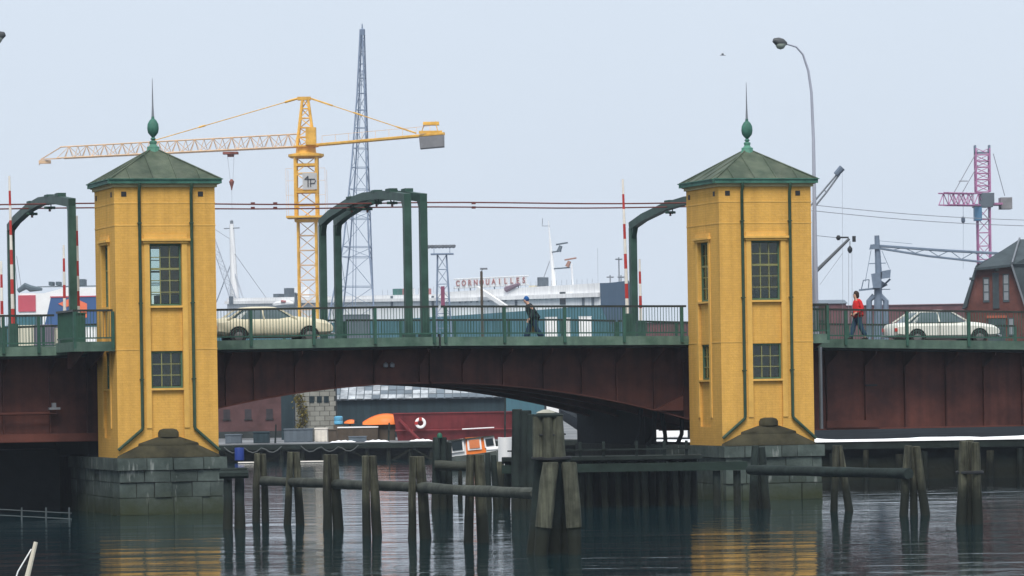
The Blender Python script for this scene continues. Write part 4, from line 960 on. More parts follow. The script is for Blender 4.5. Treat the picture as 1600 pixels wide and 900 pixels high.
# yellow tower crane
CYc = 400.0; b = at(484, 606, CYc); cx = b.x; zof = lambda py, px=480, Y=CYc: at(px, py, Y).z
T = thing('tower_crane', 'yellow tower crane with long jib and grey counterweight', 'crane', (cx, CYc, QZ))
part('footing', MB().box(cx - 2, cx + 2, CYc - 2, CYc + 2, QZ, QZ + .8), grey_blk, T)
add_lattice(T, 'mast', (cx, CYc, QZ + .8), (cx, CYc, zof(345)), 1.75, 1.75, 13, .12, .055, crane_y, mb_=crane_w)
add_lattice(T, 'climbing_frame', (cx, CYc, zof(346)), (cx, CYc, zof(246)), 2.05, 2.05, 4, .17, .06, crane_y)
for py in (258, 300, 345):
    z = zof(py); part('frame_collar', MB().box(cx - 1.15, cx + 1.15, CYc - 1.15, CYc + 1.15, z - .12, z + .12), crane_y, T)
z0, z1 = zof(338), zof(341); part('platform', MB().box(cx - 1.95, cx + 1.95, CYc - 1.95, CYc + 1.95, z1, z0), crane_y, T)
hr = MB()
for sx in (-1.9, 1.9):
    for sy in (-1.9, 1.9): hr.bar((cx + sx, CYc + sy, z0), (cx + sx, CYc + sy, z0 + 4.6), .018)
for zz in (1.0, 2.0, 3.4, 4.6):
    for sx in (-1.9, 1.9): hr.bar((cx + sx, CYc - 1.9, z0 + zz), (cx + sx * .6, CYc - 1.9, z0 + zz), .018)
part('guard_rail', hr, crane_w, T)
z = zof(243); part('slewing_ring', MB().lathe([(1.5, z - .25), (1.75, z - .1), (1.75, z + .12), (1.0, z + .25), (.95, z + .8), (1.25, z + .82), (1.25, z + .95)], (cx, CYc, 0), 20), crane_y, T, True)
zj = zof(226); apex = at(472, 155, CYc)
add_lattice(T, 'cab_tower', (cx, CYc, zj - .2), (cx + .0, CYc, apex.z), 1.7, .55, 5, .13, .06, crane_y)
part('apex_head', MB().box(cx - .75, cx + .55, CYc - .4, CYc + .4, apex.z - .1, apex.z + .22), crane_y, T)
part('cab', MB().box(cx + .05, cx + 1.05, CYc - 1.5, CYc - .3, zj - .1, zj + 1.6), crane_y, T)
tip = at(64, 249, 419); root = V((cx, CYc, zof(228))); jd = (tip - root); jl = jd.length; jd.normalize()
j0 = root + jd * 1.0; j1 = root + jd * (jl - 2.6); up = V((0, 0, .58))
add_lattice(T, 'jib', j0 + up, j1 + up, 1.25, 1.15, 26, .075, .035, crane_w, tri=True)
part('jib_tip', MB().bar(j1, tip, .07).bar(j1 + V((0, 0, 1.1)), tip, .05).bar(tip, tip + V((-.2, 0, -.6)), .04).box(tip.x - .2, tip.x + 1.0, tip.y - .3, tip.y + .3, tip.z - .45, tip.z - .1), crane_w, T)
cj = at(694, 209, 389.5); cd = (cj - root).normalized(); cl = (cj - root).length
part('counter_jib', MB().tube([root + V((0, .5, 0)), cj + V((0, .5, 0))], .14, 5).tube([root + V((0, -.5, 0)), cj + V((0, -.5, 0))], .14, 5), crane_y, T)
q1 = root + cd * 1.5; cw = MB()
for i in range(9):
    f = .12 + .78 * i / 8; p = root + cd * (cl * f); h = min(.9, 3.2 * i / 8 + .1); cw.bar(p, p + V((0, 0, .85)), .022)
    if i: cw.bar(p + V((0, 0, .85)), pp_ + V((0, 0, .85)), .022)
    pp_ = p
part('counter_jib_rail', cw, crane_w, T)
a = root + cd * (cl * .83)
part('counterweight', MB().hexa([(a.x, a.y - 1.1, a.z - 1.25), (cj.x, cj.y - 1.1, cj.z - 1.25), (cj.x, cj.y + 1.1, cj.z - 1.25), (a.x, a.y + 1.1, a.z - 1.25), (a.x - .1, a.y - 1.1, a.z - .16), (cj.x, cj.y - 1.1, cj.z - .16), (cj.x, cj.y + 1.1, cj.z - .16), (a.x - .1, a.y + 1.1, a.z - .16)]), grey_blk, T)
part('counterweight_frame', MB().box(a.x - .1, cj.x - .2, a.y - 1.0, cj.y + 1.0, a.z + .15, a.z + .42), crane_y, T)
part('winch', MB().box(a.x + .3, cj.x - .5, a.y - .6, a.y + .6, a.z + 1.0, a.z + 1.3), crane_y, T)
part('winch_leg', MB().bar(a, a + V((.4, 0, 1.05)), .05), crane_y, T); part('winch_leg', MB().bar(cj + V((-.6, 0, .2)), cj + V((-.8, 0, 1.2)), .05), crane_y, T)
tp = root + jd * (jl * .58) + V((0, 0, 1.2)); ap = V((cx - .6, CYc, apex.z + .1))
part('jib_tie', MB().tube([ap, tp], .045, 5).tube([ap, ap + (tp - ap) * .09], .12, 5).tube([ap + (tp - ap) * .62, ap + (tp - ap) * .66], .1, 5), crane_y, T)
ap2 = V((cx + .4, CYc, apex.z + .1)); tc = root + cd * (cl * .8) + V((0, 0, .3))
part('counter_jib_tie', MB().tube([ap2, tc], .045, 5).tube([ap2, ap2 + (tc - ap2) * .22], .09, 5).tube([ap2 + (tc - ap2) * .42, ap2 + (tc - ap2) * .5], .08, 5).tube([ap2 + (tc - ap2) * .82, tc], .08, 5), crane_y, T)
tr = root + jd * (jl * .275); tr.z -= .35
part('trolley', MB().box(tr.x - .75, tr.x + .75, tr.y - .6, tr.y + .6, tr.z - .1, tr.z + .12).box(tr.x - .3, tr.x + .3, tr.y - .3, tr.y + .3, tr.z - .35, tr.z - .1), mat('rusty_trolley', (.22, .07, .05), .7, .2, 2), T)
hk = V((tr.x + .05, tr.y, at(364, 286, tr.y).z))
part('hoist_rope', MB().tube([tr + V((-.35, 0, 0)), hk + V((-.12, 0, .2))], .018, 4).tube([tr + V((.35, 0, 0)), hk + V((.12, 0, .2))], .018, 4).tube([hk, hk + V((0, 0, -2.6))], .015, 4), wire_g, T)
part('hook_block', MB().lathe([(.05, -.7), (.1, -.4), (.2, -.1), (.26, .15), (.12, .35), (.03, .4)], hk, 10), mat('rusty_trolley', (.22, .07, .05), .7, .2, 2), T, True)
sg0, sg1 = at(473, 296, CYc - 1.25), at(495, 270, CYc - 1.25)
sp = part('sign_plate', MB().box(sg0.x, sg1.x, CYc - 1.27, CYc - 1.22, sg0.z, sg1.z), mat('grey_sign_board', (.42, .42, .42), .6, .1, 1), T)
sw, sh = sg1.x - sg0.x, sg1.z - sg0.z
def sgp(u_, v_): return V((sg0.x + sw * u_, CYc - 1.30, sg0.z + sh * v_))
part('sign_mark', MB().tube([sgp(.38, .15), sgp(.38, .82)], .05, 5).tube([sgp(.38, .8), sgp(.15, .6)], .05, 5).tube([sgp(.13, .62), sgp(.85, .62), sgp(.9, .5), sgp(.82, .36), sgp(.5, .36)], .045, 5).tube([sgp(.56, .62), sgp(.56, .15)], .045, 5), sign_black, sp)

# tall blue-grey lattice mast
LY = 430.0
T = thing('lattice_mast', 'tall tapering blue-grey lattice mast behind the yellow crane', 'lattice mast', (at(552, 605, LY).x, LY, QZ))
base = at(557, 605, LY); ap = at(566, 46, LY); k = F / LY
def lp(dx, dz_py, dy): p = at(566 + dx, dz_py, LY); p.y += dy; return p
legs = [[(-3, 46, -.2), (-8, 150, -.5), (-16, 260, -1.2), (-28, 380, -2), (-48, 485, -3), (-68, 590, -3.6)], [(0, 46, -.2), (4, 150, -.5), (7, 260, -1.2), (11, 380, -2), (20, 485, -3), (30, 590, -3.6)],
        [(3, 46, .2), (6, 150, .5), (9, 260, 1.2), (13, 380, 2), (16, 485, 3), (22, 590, 3.6)], [(-1, 46, .2), (-5, 150, .5), (-11, 260, 1.2), (-20, 380, 2), (-32, 485, 3), (-45, 590, 3.6)]]
def lerp_leg(lg, py):
    for (a, y0, d0), (b, y1, d1) in zip(lg, lg[1:]):
        if py <= y1: f = (py - y0) / (y1 - y0); return lp(a + (b - a) * f, py, d0 + (d1 - d0) * f)
    return lp(lg[-1][0], lg[-1][1], lg[-1][2])
for lg in legs: part('leg', MB().tube([lp(a, y, d) for a, y, d in lg] + [V((lp(*lg[-1]).x, lp(*lg[-1]).y, QZ))], .085, 5), lattice_b, T)
br = MB(); ys = [60, 80, 100, 122, 146, 172, 200, 232, 262, 296, 330, 342, 386, 402, 448, 480, 530]
for i, y in enumerate(ys):
    q = [lerp_leg(l, y) for l in legs]
    for a in range(4): br.tube([q[a], q[(a + 1) % 4]], .045, 4, False)
    if i:
        q0 = [lerp_leg(l, ys[i - 1]) for l in legs]
        for a in range(4):
            if i % 2: br.tube([q0[a], q[(a + 1) % 4]], .035, 4, False)
            else: br.tube([q0[(a + 1) % 4], q[a]], .035, 4, False)
part('bracing', br, lattice_b, T, kind='stuff')
part('ladder', MB().tube([at(563, 110, LY), at(553, 300, LY), at(550, 560, LY)], .05, 4).tube([at(566, 110, LY), at(557, 300, LY), at(555, 560, LY)], .05, 4), lattice_b, T)
part('top_cap', MB().lathe([(.3, -.6), (.3, 0), (.08, .1), (.05, .6)], ap, 8), lattice_b, T)

# floodlight mast
FY = 440.0; a = at(696, 605, FY)
T = thing('floodlight_mast', 'grey lattice floodlight mast with broad lamp platform behind the bridge railing', 'floodlight mast', (a.x, FY, QZ))
zt = at(693, 398, FY).z; px = F / FY
add_lattice(T, 'mast', (a.x, FY, QZ), (a.x - .15, FY, zt), 2.3, .95, 11, .09, .045, lattice_b)
part('platform', MB().box(a.x - 1.35, a.x + 1.1, FY - 1, FY + 1, zt, zt + .14), lattice_b, T)
part('lamp_frame', MB().box(a.x - 1.4, a.x + 1.1, FY - .9, FY - .8, zt + .75, zt + .85).box(a.x - 1.4, a.x + 1.1, FY + .8, FY + .9, zt + .75, zt + .85).bar((a.x - 1, FY, zt), (a.x - 1, FY, zt + .8), .04).bar((a.x + .7, FY, zt), (a.x + .7, FY, zt + .8), .04), lattice_b, T)
for i in range(8):
    xx = a.x - 1.55 + i * .38; part('lamp', MB().lathe([(.05, -.1), (.22, .0), (.25, .25), (.1, .3)], (xx, FY - .95, zt + .75), 8), steel_grey, T, True)
p0 = at(683, 452, FY); part('red_panel', MB().box(at(682, 0, FY).x, at(688, 0, FY).x, FY - 1.6, FY - 1.4, at(685, 480, FY).z, at(685, 448, FY).z), mat('mauve_panel', (.2, .05, .1), .6, .1, 1), T)
# timber lamp pole
Y = 300; a = at(755, 605, Y); tz = at(749, 424, Y).z
T = thing('lamp_pole', 'thin brown lamp pole in front of the ferry sign', 'lamp pole', (a.x, Y, RQ)); part('pole', MB().tube([(a.x, Y, QZ), (a.x, Y, tz)], [.13, .10], 8), brown_wall, T, True); part('lamp_head', MB().box(a.x - .1, a.x + .45, Y - .15, Y + .15, tz + .12, tz + .25).bar((a.x, Y, tz), (a.x + .1, Y, tz + .15), .03), steel_grey, T)

# ------------------------------------------------------------------ the ferry
PB, PS = at(985, 605, 640), at(338, 612, 705)             # bow and stern on the waterline
dv = (PS - PB); dv.z = 0; FL = dv.length; dv.normalize(); nv = V((-dv.y, dv.x, 0)); nv = nv if nv.y < 0 else -nv
def fz(px, py):                                             # height of a pixel on the ferry side
    k = (px - CX) / F; u_ = (k * PB.y - PB.x) / (dv.x - k * dv.y); return at(px, py, PB.y + dv.y * u_).z, u_
def fpx(px, o):
    k = (px - CX) / F; x_, y_ = PB.x + nv.x * o, PB.y + nv.y * o; return (k * y_ - x_) / (dv.x - k * dv.y)
def FP(u_, o, z): return V((PB.x, PB.y, 0)) + dv * u_ + nv * o + V((0, 0, z))     # along the hull from the bow, outward, up
FT = thing('ferry', 'white and teal car ferry with red name letters on its top deck', 'ferry', (PB.x + dv.x * FL / 2, PB.y + dv.y * FL / 2, 0))
def fslab(mb, u0, u1, o0, o1, z0a, z1a, z0b=None, z1b=None):
    z0b = z0a if z0b is None else z0b; z1b = z1a if z1b is None else z1b
    return mb.hexa([FP(u0, o0, z0a), FP(u1, o0, z0b), FP(u1, o1, z0b), FP(u0, o1, z0a), FP(u0, o0, z1a), FP(u1, o0, z1b), FP(u1, o1, z1b), FP(u0, o1, z1a)])
zt_m, um = fz(700, 494); zt_b, ub = fz(945, 476); zw, uw = fz(930, 444); zw2, uw2 = fz(600, 462)
hu = MB()
uT, uB = fpx(984, -4.5), fpx(940, -1.0)
HS = ((uT, .12, 14.6), (uT + 1.2, 1.5, 14.4), ((uT + uB) / 2 + .4, 2.6, 14.0), (uB, 3.4, zt_b), (max(um * .5, uB + 6), 4.5, (zt_b + zt_m) / 2), (um, 4.5, zt_m), (FL, 4.5, zt_m - 1))
for u_, hw, zt in HS:
    rk = max(0, 5 - (u_ - uT) * .8)
    hu.v += [FP(u_ + rk, -4.5 + hw * .6, -.5), FP(u_, -4.5 + hw, zt), FP(u_, -4.5 - hw, zt), FP(u_ + rk, -4.5 - hw * .6, -.5)]
for i in range(6):
    for q in range(4): a, b_ = i * 4 + q, i * 4 + (q + 1) % 4; hu.f.append((a, a + 4, b_ + 4, b_))
hu.f += [(0, 1, 2, 3), (24, 25, 26, 27)]
part('hull', hu, hull_teal, FT)
zb0, _ = fz(940, 442); zb1, _ = fz(985, 440); ub0 = uB - 1.0
bw = MB()
for (u_, hw, zt), zz_ in zip(HS[:4], (zb1 + .3, zb1 + .1, (zb0 + zb1) / 2, zb0)):
    bw.v += [FP(u_, -4.5 + hw, zt - .3), FP(u_, -4.5 + hw * 1.03 + .05, zz_), FP(u_, -4.5 - hw * 1.03 - .05, zz_), FP(u_, -4.5 - hw, zt - .3)]
for i in range(3):
    for q in range(4): a, b_ = i * 4 + q, i * 4 + (q + 1) % 4; bw.f.append((a, a + 4, b_ + 4, b_))
bw.f += [(0, 1, 2, 3), (12, 13, 14, 15)]
part('bow_bulwark', bw, hull_blue, FT)
part('superstructure', fslab(MB(), ub0 + 1.05, um + 2, -7.7, -1.3, zt_b - 1.5, zw + .2, zt_m - .6, fz(700, 456)[0]), ship_white, FT)
zz, uu = fz(600, 462); part('superstructure', fslab(MB(), um + 2.05, FL - 2, -8.0, -1.0, zt_m - 1, fz(700, 459)[0], zt_m - 1.4, fz(350, 466)[0]), ship_white, FT)
a0, b0 = fz(930, 442), fz(700, 456)
part('deck_edge', fslab(MB(), ub0 + 1.2, um + 2, -1.28, -.7, a0[0] - 2.2, a0[0] - 1.5, b0[0] - 1.6, b0[0] - 1.0), ship_white, FT)
a0, b0 = fz(690, 462), fz(350, 468)
part('deck_edge', fslab(MB(), um + 2.1, FL - 2, -.98, -.4, a0[0] - .8, a0[0] - .3, b0[0] - .8, b0[0] - .3), ship_white, FT)
def fzx(px): return interp([(600, fz(600, 462)[0]), (700, fz(700, 456)[0]), (936, fz(936, 444)[0])], px)
for px in (873,):
    z, u_ = fz(px, 466); part('window', fslab(MB(), u_ - .6, u_ + .6, -1.29, -1.2, z - 1.0, z + 1.0), glass_dark, FT)
for px in (608, 672, 800, 905, 920):
    z, u_ = fz(px, 468); part('door_recess', fslab(MB(), u_ - .25, u_ + .25, -1.29 if px > 700 else -.99, -1.2 if px > 700 else -.9, z - 1.2, z + .6), grey_box, FT)
for px in range(712, 936, 9):
    z, u_ = fz(px, 466); part('porthole', fslab(MB(), u_ - .16, u_ + .16, -1.29, -1.2, fzx(px) - 1.9, fzx(px) - 1.55), mat('grey_porthole', (.3, .33, .36), .5, .1, 1), FT)
rl = MB()
for px in range(600, 936, 8):
    u_ = fpx(px, -1.4); zt_ = fzx(px); rl.tube([FP(u_, -1.4, zt_), FP(u_, -1.4, zt_ + 1.0)], .03, 4, False)
part('deck_railing', rl, steel_grey, FT, kind='stuff')
# name sign on the top deck
letters = 'CORNOUAILLES'
fc = bpy.data.curves.new('letter_curve', 'FONT'); fc.size = 1.25; fc.extrude = .03; fc.align_x = 'CENTER'; fc.align_y = 'CENTER'; fc.offset = .02
sgn = None; rzs = math.atan2(-dv.y, -dv.x)
z0, u0 = fz(708, 443); z1, u1 = fz(811, 438)
part('sign_frame', MB().tube([FP(u0 + 1, -1.6, z0 - .7), FP(u1 - 1, -1.6, z1 - .7)], .12, 5), ship_white, FT)
sf = part('sign_backing', MB().tube([FP(u0 + 1, -1.6, z0 + .7), FP(u1 - 1, -1.6, z1 + .7)], .12, 5), ship_white, FT)
dg = bpy.context.evaluated_depsgraph_get
for i, chx in enumerate(letters):
    f = i / 11; u_ = u0 + (u1 - u0) * f; z = z0 + (z1 - z0) * f; c = FP(u_, -1.5, z)
    pl = part('letter_plate', fslab(MB(), u_ - .50, u_ + .50, -1.62, -1.54, z - .72, z + .72), ship_white, FT)
    fc.body = chx; fo = bpy.data.objects.new('tmp', fc); COL.objects.link(fo); bpy.context.view_layer.update()
    me = bpy.data.meshes.new_from_object(fo.evaluated_get(bpy.context.evaluated_depsgraph_get())); bpy.data.objects.remove(fo)
    me.materials.clear(); me.materials.append(letter_red)
    lo = link('letter', me, pl, FP(u_, -1.48, z) - ORG[FT.name]); lo.rotation_euler = (R(90), 0, rzs)
    if i % 2 == 0: part('sign_strut', MB().tube([FP(u_, -1.6, z - .7), FP(u_ + .2, -2.2, z - 2.4)], .09, 5), grey_box, FT)
# fittings on the top deck
for px, py0, py1, w_, m_ in ((438, 463, 450, 9, grey_box), (455, 464, 448, 12, ship_white), (422, 464, 459, 12, grey_box), (609, 461, 451, 12, mat('green_deck_box', (.05, .16, .14), .6, .1, 1)), (832, 452, 433, 3, grey_box), (822, 452, 446, 12, cream_p), (685, 470, 456, 4, grey_box)):
    z0, u_ = fz(px, py0); z1, _ = fz(px, py1); hw = w_ / 2 * 700 / F
    part('deck_house', fslab(MB(), u_ - hw, u_ + hw, -4, -1.7, z0 - .6, z1), m_, FT)
for px in (622, 631, 648, 656):
    z, u_ = fz(px, 455); rf_ = part('raft_canister', fslab(MB(), u_ - .42, u_ + .42, -2.6, -1.8, z - .55, z + .45), ship_white if px in (631, 648) else letter_red, FT)
    part('canister_strap', fslab(MB(), u_ - .15, u_ + .15, -1.79, -1.7, z - .5, z + .4), letter_red, rf_)
z0, u_ = fz(750, 450); z1, u1 = fz(795, 480); part('gangway', MB().tube([FP(u_, .2, z0), FP(u1, .2, z1)], .42, 4), ship_white, FT)
z0, u_ = fz(785, 452); z1, u1 = fz(806, 444); part('lifeboat_davit', MB().tube([FP(u_, -1.2, z0), FP(u1, -1.2, z1)], [.5, .25], 6), mat('maroon_davit', (.2, .14, .18), .6, .1, 1), FT)
# foremast with radars
fzz = lambda px, py: fz(px, py)[0]
def fq(px, py, o): return FP(fpx(px, o), o, at(px, py, FP(fpx(px, o), o, 0).y).z)
mst = part('radar_mast', MB().tube([fq(868, 458, -4.5), fq(867, 425, -4.5), fq(862, 362, -4.5), fq(861, 345, -4.5)], [.42, .36, .12, .05], 8), ship_white, FT, True)
part('yard', MB().tube([fq(863, 353, -4.5), fq(851, 353, -4.5), fq(852, 341, -4.5)], .05, 5), steel_grey, mst)
for py, pxe, m_ in ((394, 880, grey_box), (420, 893, mat('rust_radar', (.3, .16, .12), .6, .1, 1))):
    part('radar_arm', MB().tube([fq(865, py, -4.5), fq(pxe, py - 2, -4.5)], .12, 5), grey_box, mst)
    q_ = fq(pxe, py - (10 if py < 400 else 12), -4.5)
    part('radar_scanner', MB().tube([q_ + V((-.4, 0, -.9)), q_ + V((0, 0, 0))], [.35, .28], 6).tube([q_ + V((-.8, 0, .2)), q_ + V((1.1, 0, .5))], .13, 6), m_, mst)
part('mast_leg', MB().tube([fq(898, 455, -4.5), fq(896, 412, -4.5)], .16, 6), ship_white, FT)
part('stay', MB().tube([fq(846, 450, -4.5), fq(862, 408, -4.5)], .05, 4), wire_g, FT)
part('aerial', MB().tube([fq(937, 452, -4.0), fq(937, 388, -4.0)], .03, 4), wire_g, FT)
for px, pt in ((956, 430), (970, 402), (973, 430)):
    part('bow_fitting', MB().tube([fq(px, 450, -4.4), fq(px, pt, -4.4)], .1, 5).tube([fq(px - 5, pt + 3, -4.4), fq(px + 5, pt + 3, -4.4)], .12, 5), steel_grey, FT)
# aft mast, derrick lattice and stays
am = part('aft_mast', MB().tube([fq(369, 475, -4.5), fq(368, 430, -4.5), fq(366, 350, -4.5)], [.95, .62, .38], 10), ship_white, FT, True)
part('yard', MB().tube([fq(354, 357, -4.5), fq(378, 356, -4.5)], .09, 5), steel_grey, am)
part('masthead_light', MB().lathe([(.25, 0), (.3, .5), (.1, .7)], fq(366, 350, -4.5), 8), steel_grey, am)
part('mast_leg', MB().tube([fq(384, 472, -4), fq(369, 425, -4.4)], .14, 5), pale_lattice, am); part('mast_leg', MB().tube([fq(340, 472, -4), fq(364, 412, -4.4)], .1, 5), pale_lattice, am)
add_lattice(FT, 'derrick_boom', fq(369, 474, -2.5), fq(336, 374, -2.5), 1.0, .8, 9, .08, .035, pale_lattice)
part('stay', MB().tube([fq(367, 392, -4.5), fq(420, 468, -4.5)], .05, 4), wire_g, am); part('stay', MB().tube([fq(367, 376, -4.5), fq(330, 352, -4.5)], .045, 4), wire_g, am)
z0, u_ = fz(362, 478); part('bollard', fslab(MB(), u_ - .35, u_ + .35, -.38, 0, fz(362, 475)[0], fz(362, 463)[0]), grey_box, FT)
z0, u_ = fz(447, 474); part('rescue_boat', MB().tube([FP(u_ - 2.6, .4, z0 - .1), FP(u_ - 1.2, .4, z0), FP(u_ + 1.5, .4, z0 - .15), FP(u_ + 2.4, .4, z0 - .2)], [.2, .55, .55, .2], 8), ship_white, FT, True)
part('boat_cover', MB().tube([FP(u_ - 1.2, .9, z0 + .25), FP(u_ - .2, .9, z0 + .35)], [.2, .25], 6), letter_red, FT, True)
z0, u_ = fz(466, 470); part('crane_post', MB().tube([FP(u_, .2, fz(466, 478)[0]), FP(u_, .2, fz(466, 458)[0]), FP(u_ - 1, .2, fz(470, 462)[0])], .28, 6), grey_box, FT)
# ------------------------------------------------------------------ ship with blue emblem panel at left
SY = 560.0
def sbox(px0, px1, py0, py1, Y, d): return wbox(px0, px1, py0, py1, Y, d)
T = thing('cargo_ship', 'white ship with blue panel and orange hexagon emblem at the left edge', 'ship', (at(90, 605, SY).x, SY, 0))
x0, x1, y0, y1, z0, z1 = sbox(-60, 260, 505, 620, SY, 16); part('hull', MB().hexa([(x0, y0 + 1, -.5), (x1, y0 + 1, -.5), (x1, y1, -.5), (x0, y1, -.5), (x0 - 1, y0, z1), (x1, y0, z1), (x1, y1, z1), (x0 - 1, y1, z1)]), hull_teal, T)
a = at(28, 505, SY); b2 = at(68, 458, SY); c3 = at(260, 447, SY); d4 = at(30, 458, SY)
part('superstructure', MB().prism([(a.x, SY + .5, z1), (c3.x, SY + .5, z1), (c3.x, SY + .5, c3.z), (at(100, 447, SY).x, SY + .5, c3.z), (b2.x, SY + .5, b2.z), (d4.x, SY + .5, d4.z)], (0, 14, 0)), white_p, T)
x0, x1, _, _, z0_, z1_ = sbox(28, 55, 461, 487, SY, 1); part('red_panel', MB().box(x0, x1, SY + .35, SY + .49, z0_, z1_), ship_red, T)
q = [at(68, 514, SY), at(170, 512, SY), at(170, 461, SY), at(79, 464, SY)]; part('blue_panel', MB().prism([(p.x, SY + .4, p.z) for p in q], (0, .09, 0)), ship_blue, T)
q = [at(78, 465, SY), at(170, 463, SY), at(170, 461.5, SY), at(78, 463, SY)]; part('red_trim', MB().prism([(p.x, SY + .3, p.z) for p in q], (0, .09, 0)), ship_red, T)
cx_, cy_ = 113, 485; em = MB(); oo = []
for i in range(7):
    an = R(-30 + 60 * i); oo.append((at(cx_ + 26 * math.cos(an), cy_ - 21 * math.sin(an), SY), at(cx_ + 13 * math.cos(an), cy_ - 9.5 * math.sin(an), SY)))
for i in range(6):
    if i == 3: continue
    (a, b2), (c3, d4) = oo[i], oo[i + 1]; em.prism([(p.x, SY + .31, p.z) for p in (a, c3, d4, b2)], (0, .08, 0))
part('emblem', em, logo_o, T)
for px0, px1, py0, py1 in ((28, 260, 445, 447.5), (76, 82, 440, 446), (87, 93, 440, 446), (120, 132, 436, 446)):
    x0, x1, _, _, z0_, z1_ = sbox(px0 + (30 if px0 == 28 else 0), px1, py0, py1, SY + 1, 3); part('deck_rail' if px0 == 28 else 'vent_cowl', MB().box(x0, x1, SY + 1, SY + 4, z0_, z1_), mat('dark_deck_gear', (.08, .11, .13), .6, .1, 1), T)
part('winch_cover', MB().tube([at(28, 455, SY + 1), at(40, 447, SY + 1), at(48, 451, SY + 1), at(66, 452, SY + 1)], [.3, .5, .5, .2], 8), mat('dark_deck_gear', (.08, .11, .13), .6, .1, 1), T)
part('stay', MB().tube([at(34, 455, SY + 1), at(26, 400, SY + 1)], .05, 4).tube([at(28, 455, SY + 1), at(16, 340, SY + 1)], .05, 4), wire_g, T)
# containers and crates behind the bridge railings
cg = 'containers behind the railing'
crate('shipping_container', 'cream corrugated container behind the railing at the left edge', 'container', 26, 53, 509, 545, 330, 5, cont_cream, 4, group=cg, zb=QZ)
crate('shipping_container', 'mauve corrugated container behind the railing, left of the cabinet', 'container', 53, 80, 508, 545, 330, 5, cont_purple, 5, group=cg, zb=QZ)
crate('shipping_container', 'narrow white container next to the mauve one behind the railing', 'container', 80.5, 92, 514, 545, 332, 5, cont_cream, 2, group=cg, zb=QZ)
crate('shipping_container', 'white ribbed container behind the railing against the first tower', 'container', 131, 152, 512, 545, 332, 5, white_p, 4, group=cg, zb=QZ)
crate('shipping_container', 'teal container behind the railing at the left edge, under the red ship panel', 'container', 25, 56, 494, 508, 345, 5, hull_teal, 4, group=cg, zb=QZ)
for k, (a, b2, c3, d4, lb) in enumerate(((852, 871, 496, 510, 'white crate stack behind the railing right of the stooping walker'), (883, 891, 497, 508, 'narrow white crate between two white stacks behind the railing'), (905, 924, 495, 507, 'white crate stack behind the railing left of the tall barrier arm'))):
    crate('crate_stack', lb, 'crates', a, b2, c3, d4, 420, 2, white_p, 3, group='white crates behind the railing', zb=QZ)
crate('storage_shed', 'dark grey machinery shed behind the railing below the lattice mast', 'shed', 530, 575, 492, 545, 380, 6, grey_box, 5, zb=QZ)
# low red-brown hall behind the railing, and its neighbours on the right bank
def hall(name, label, px0, px1, py, Y, d, m, roofm, ridge, cat='hall', panels=8, zb=RQ):
    x0, x1, y0, y1, z0, z1 = wbox(px0, px1, py, 600, Y, d)
    T = thing(name, label, cat, ((x0 + x1) / 2, Y, zb)); part('wall', MB().box(x0, x1, y0, y1, zb, z1), m, T)
    for i in range(panels):
        a = x0 + (x1 - x0) * i / panels; b = x0 + (x1 - x0) * (i + 1) / panels
        part('wall_panel', MB().box(a + .06, b - .06, y0 - .06, y0 - .002, zb + .3, z1 - .15), m, T)
    part('roof', MB().prism([(x0 - .2, y0 - .25, z1 + .002), (x0 - .2, y0 + d / 2, z1 + ridge), (x0 - .2, y1 + .25, z1 + .002)], (x1 - x0 + .4, 0, 0)), roofm, T)
    return T
hall('harbour_hall', 'long dull red hall behind the red-jacketed person', 1320, 1525, 475, 560, 16, brick_hall, brick_hall, .25, panels=12)
hall('harbour_hall', 'low mauve-red hall behind the railing just left of the second tower', 1002, 1290, 500, 470, 14, brick_hall, brick_hall, .1, panels=12)
hall('warehouse', 'grey-roofed warehouse between the lamp post and the red-jacketed person', 1262, 1322, 474, 500, 10, brick_hall, roof_grey, .55, cat='warehouse', panels=5)
# brick house with half-hipped roof at the right edge
HY = 300.0; hx = lambda px: at(px, 592, HY).x; hz = lambda py, px=1560: at(px, py, HY).z
T = thing('brick_house', 'dark red brick house with steep slate half-hip roof at the right edge', 'house', (hx(1600), HY, RQ))
g0, g1 = hx(1509), hx(1612); ze, zk, zr = hz(480), hz(416), hz(372)
dx, dyd = 9.0, 14.0          # the ridge runs back and to the right
def hp(px, py, dep=0): p = at(px, py, HY); return V((p.x + dep * .35, HY + dep, p.z))
part('wall', MB().prism([(g0, HY, RQ), (g1, HY, RQ), (g1, HY, ze - .3), (hx(1582), HY, zk), (hx(1530), HY, zk - .15), (g0, HY, ze)], (4, 12, 0)), brick_far, T)
rf = part('roof', MB().prism([V((g0 - .25, HY - .35, ze - .1)), V((hx(1526), HY - .35, zk + .02)), V((hx(1530), HY - .35, zk + .25)), V((g0 + .1, HY - .35, ze + .05))], (4, 12.5, 0)), slate, T)
part('roof', MB().prism([V((hx(1582), HY - .3, zk + .05)), V((hx(1614), HY - .3, ze - 1.2)), V((hx(1632), HY - .3, ze - 1.2)), V((hx(1632), HY - .3, zk + 1.2))], (4, 12.5, 0)), slate, T)
part('half_hip', MB().add([V((hx(1524), HY - .5, zk - .12)), V((hx(1582), HY - .5, zk + .12)), V((hx(1606), HY + 4.0, zr)), V((hx(1524), HY - .5, zk - .3)), V((hx(1582), HY - .5, zk - .06)), V((hx(1606), HY + 4.0, zr - .3))], [(0, 1, 2), (5, 4, 3), (0, 3, 4, 1), (1, 4, 5, 2), (2, 5, 3, 0)]), slate, T)
part('roof_slope', MB().prism([V((hx(1583), HY - .45, zk + .14)), V((hx(1607), HY + 4.0, zr + .02)), V((hx(1680), HY + 4.0, zr + .02)), V((hx(1680), HY - .45, zk + .14))], (0, .1, -.2)), slate, T)
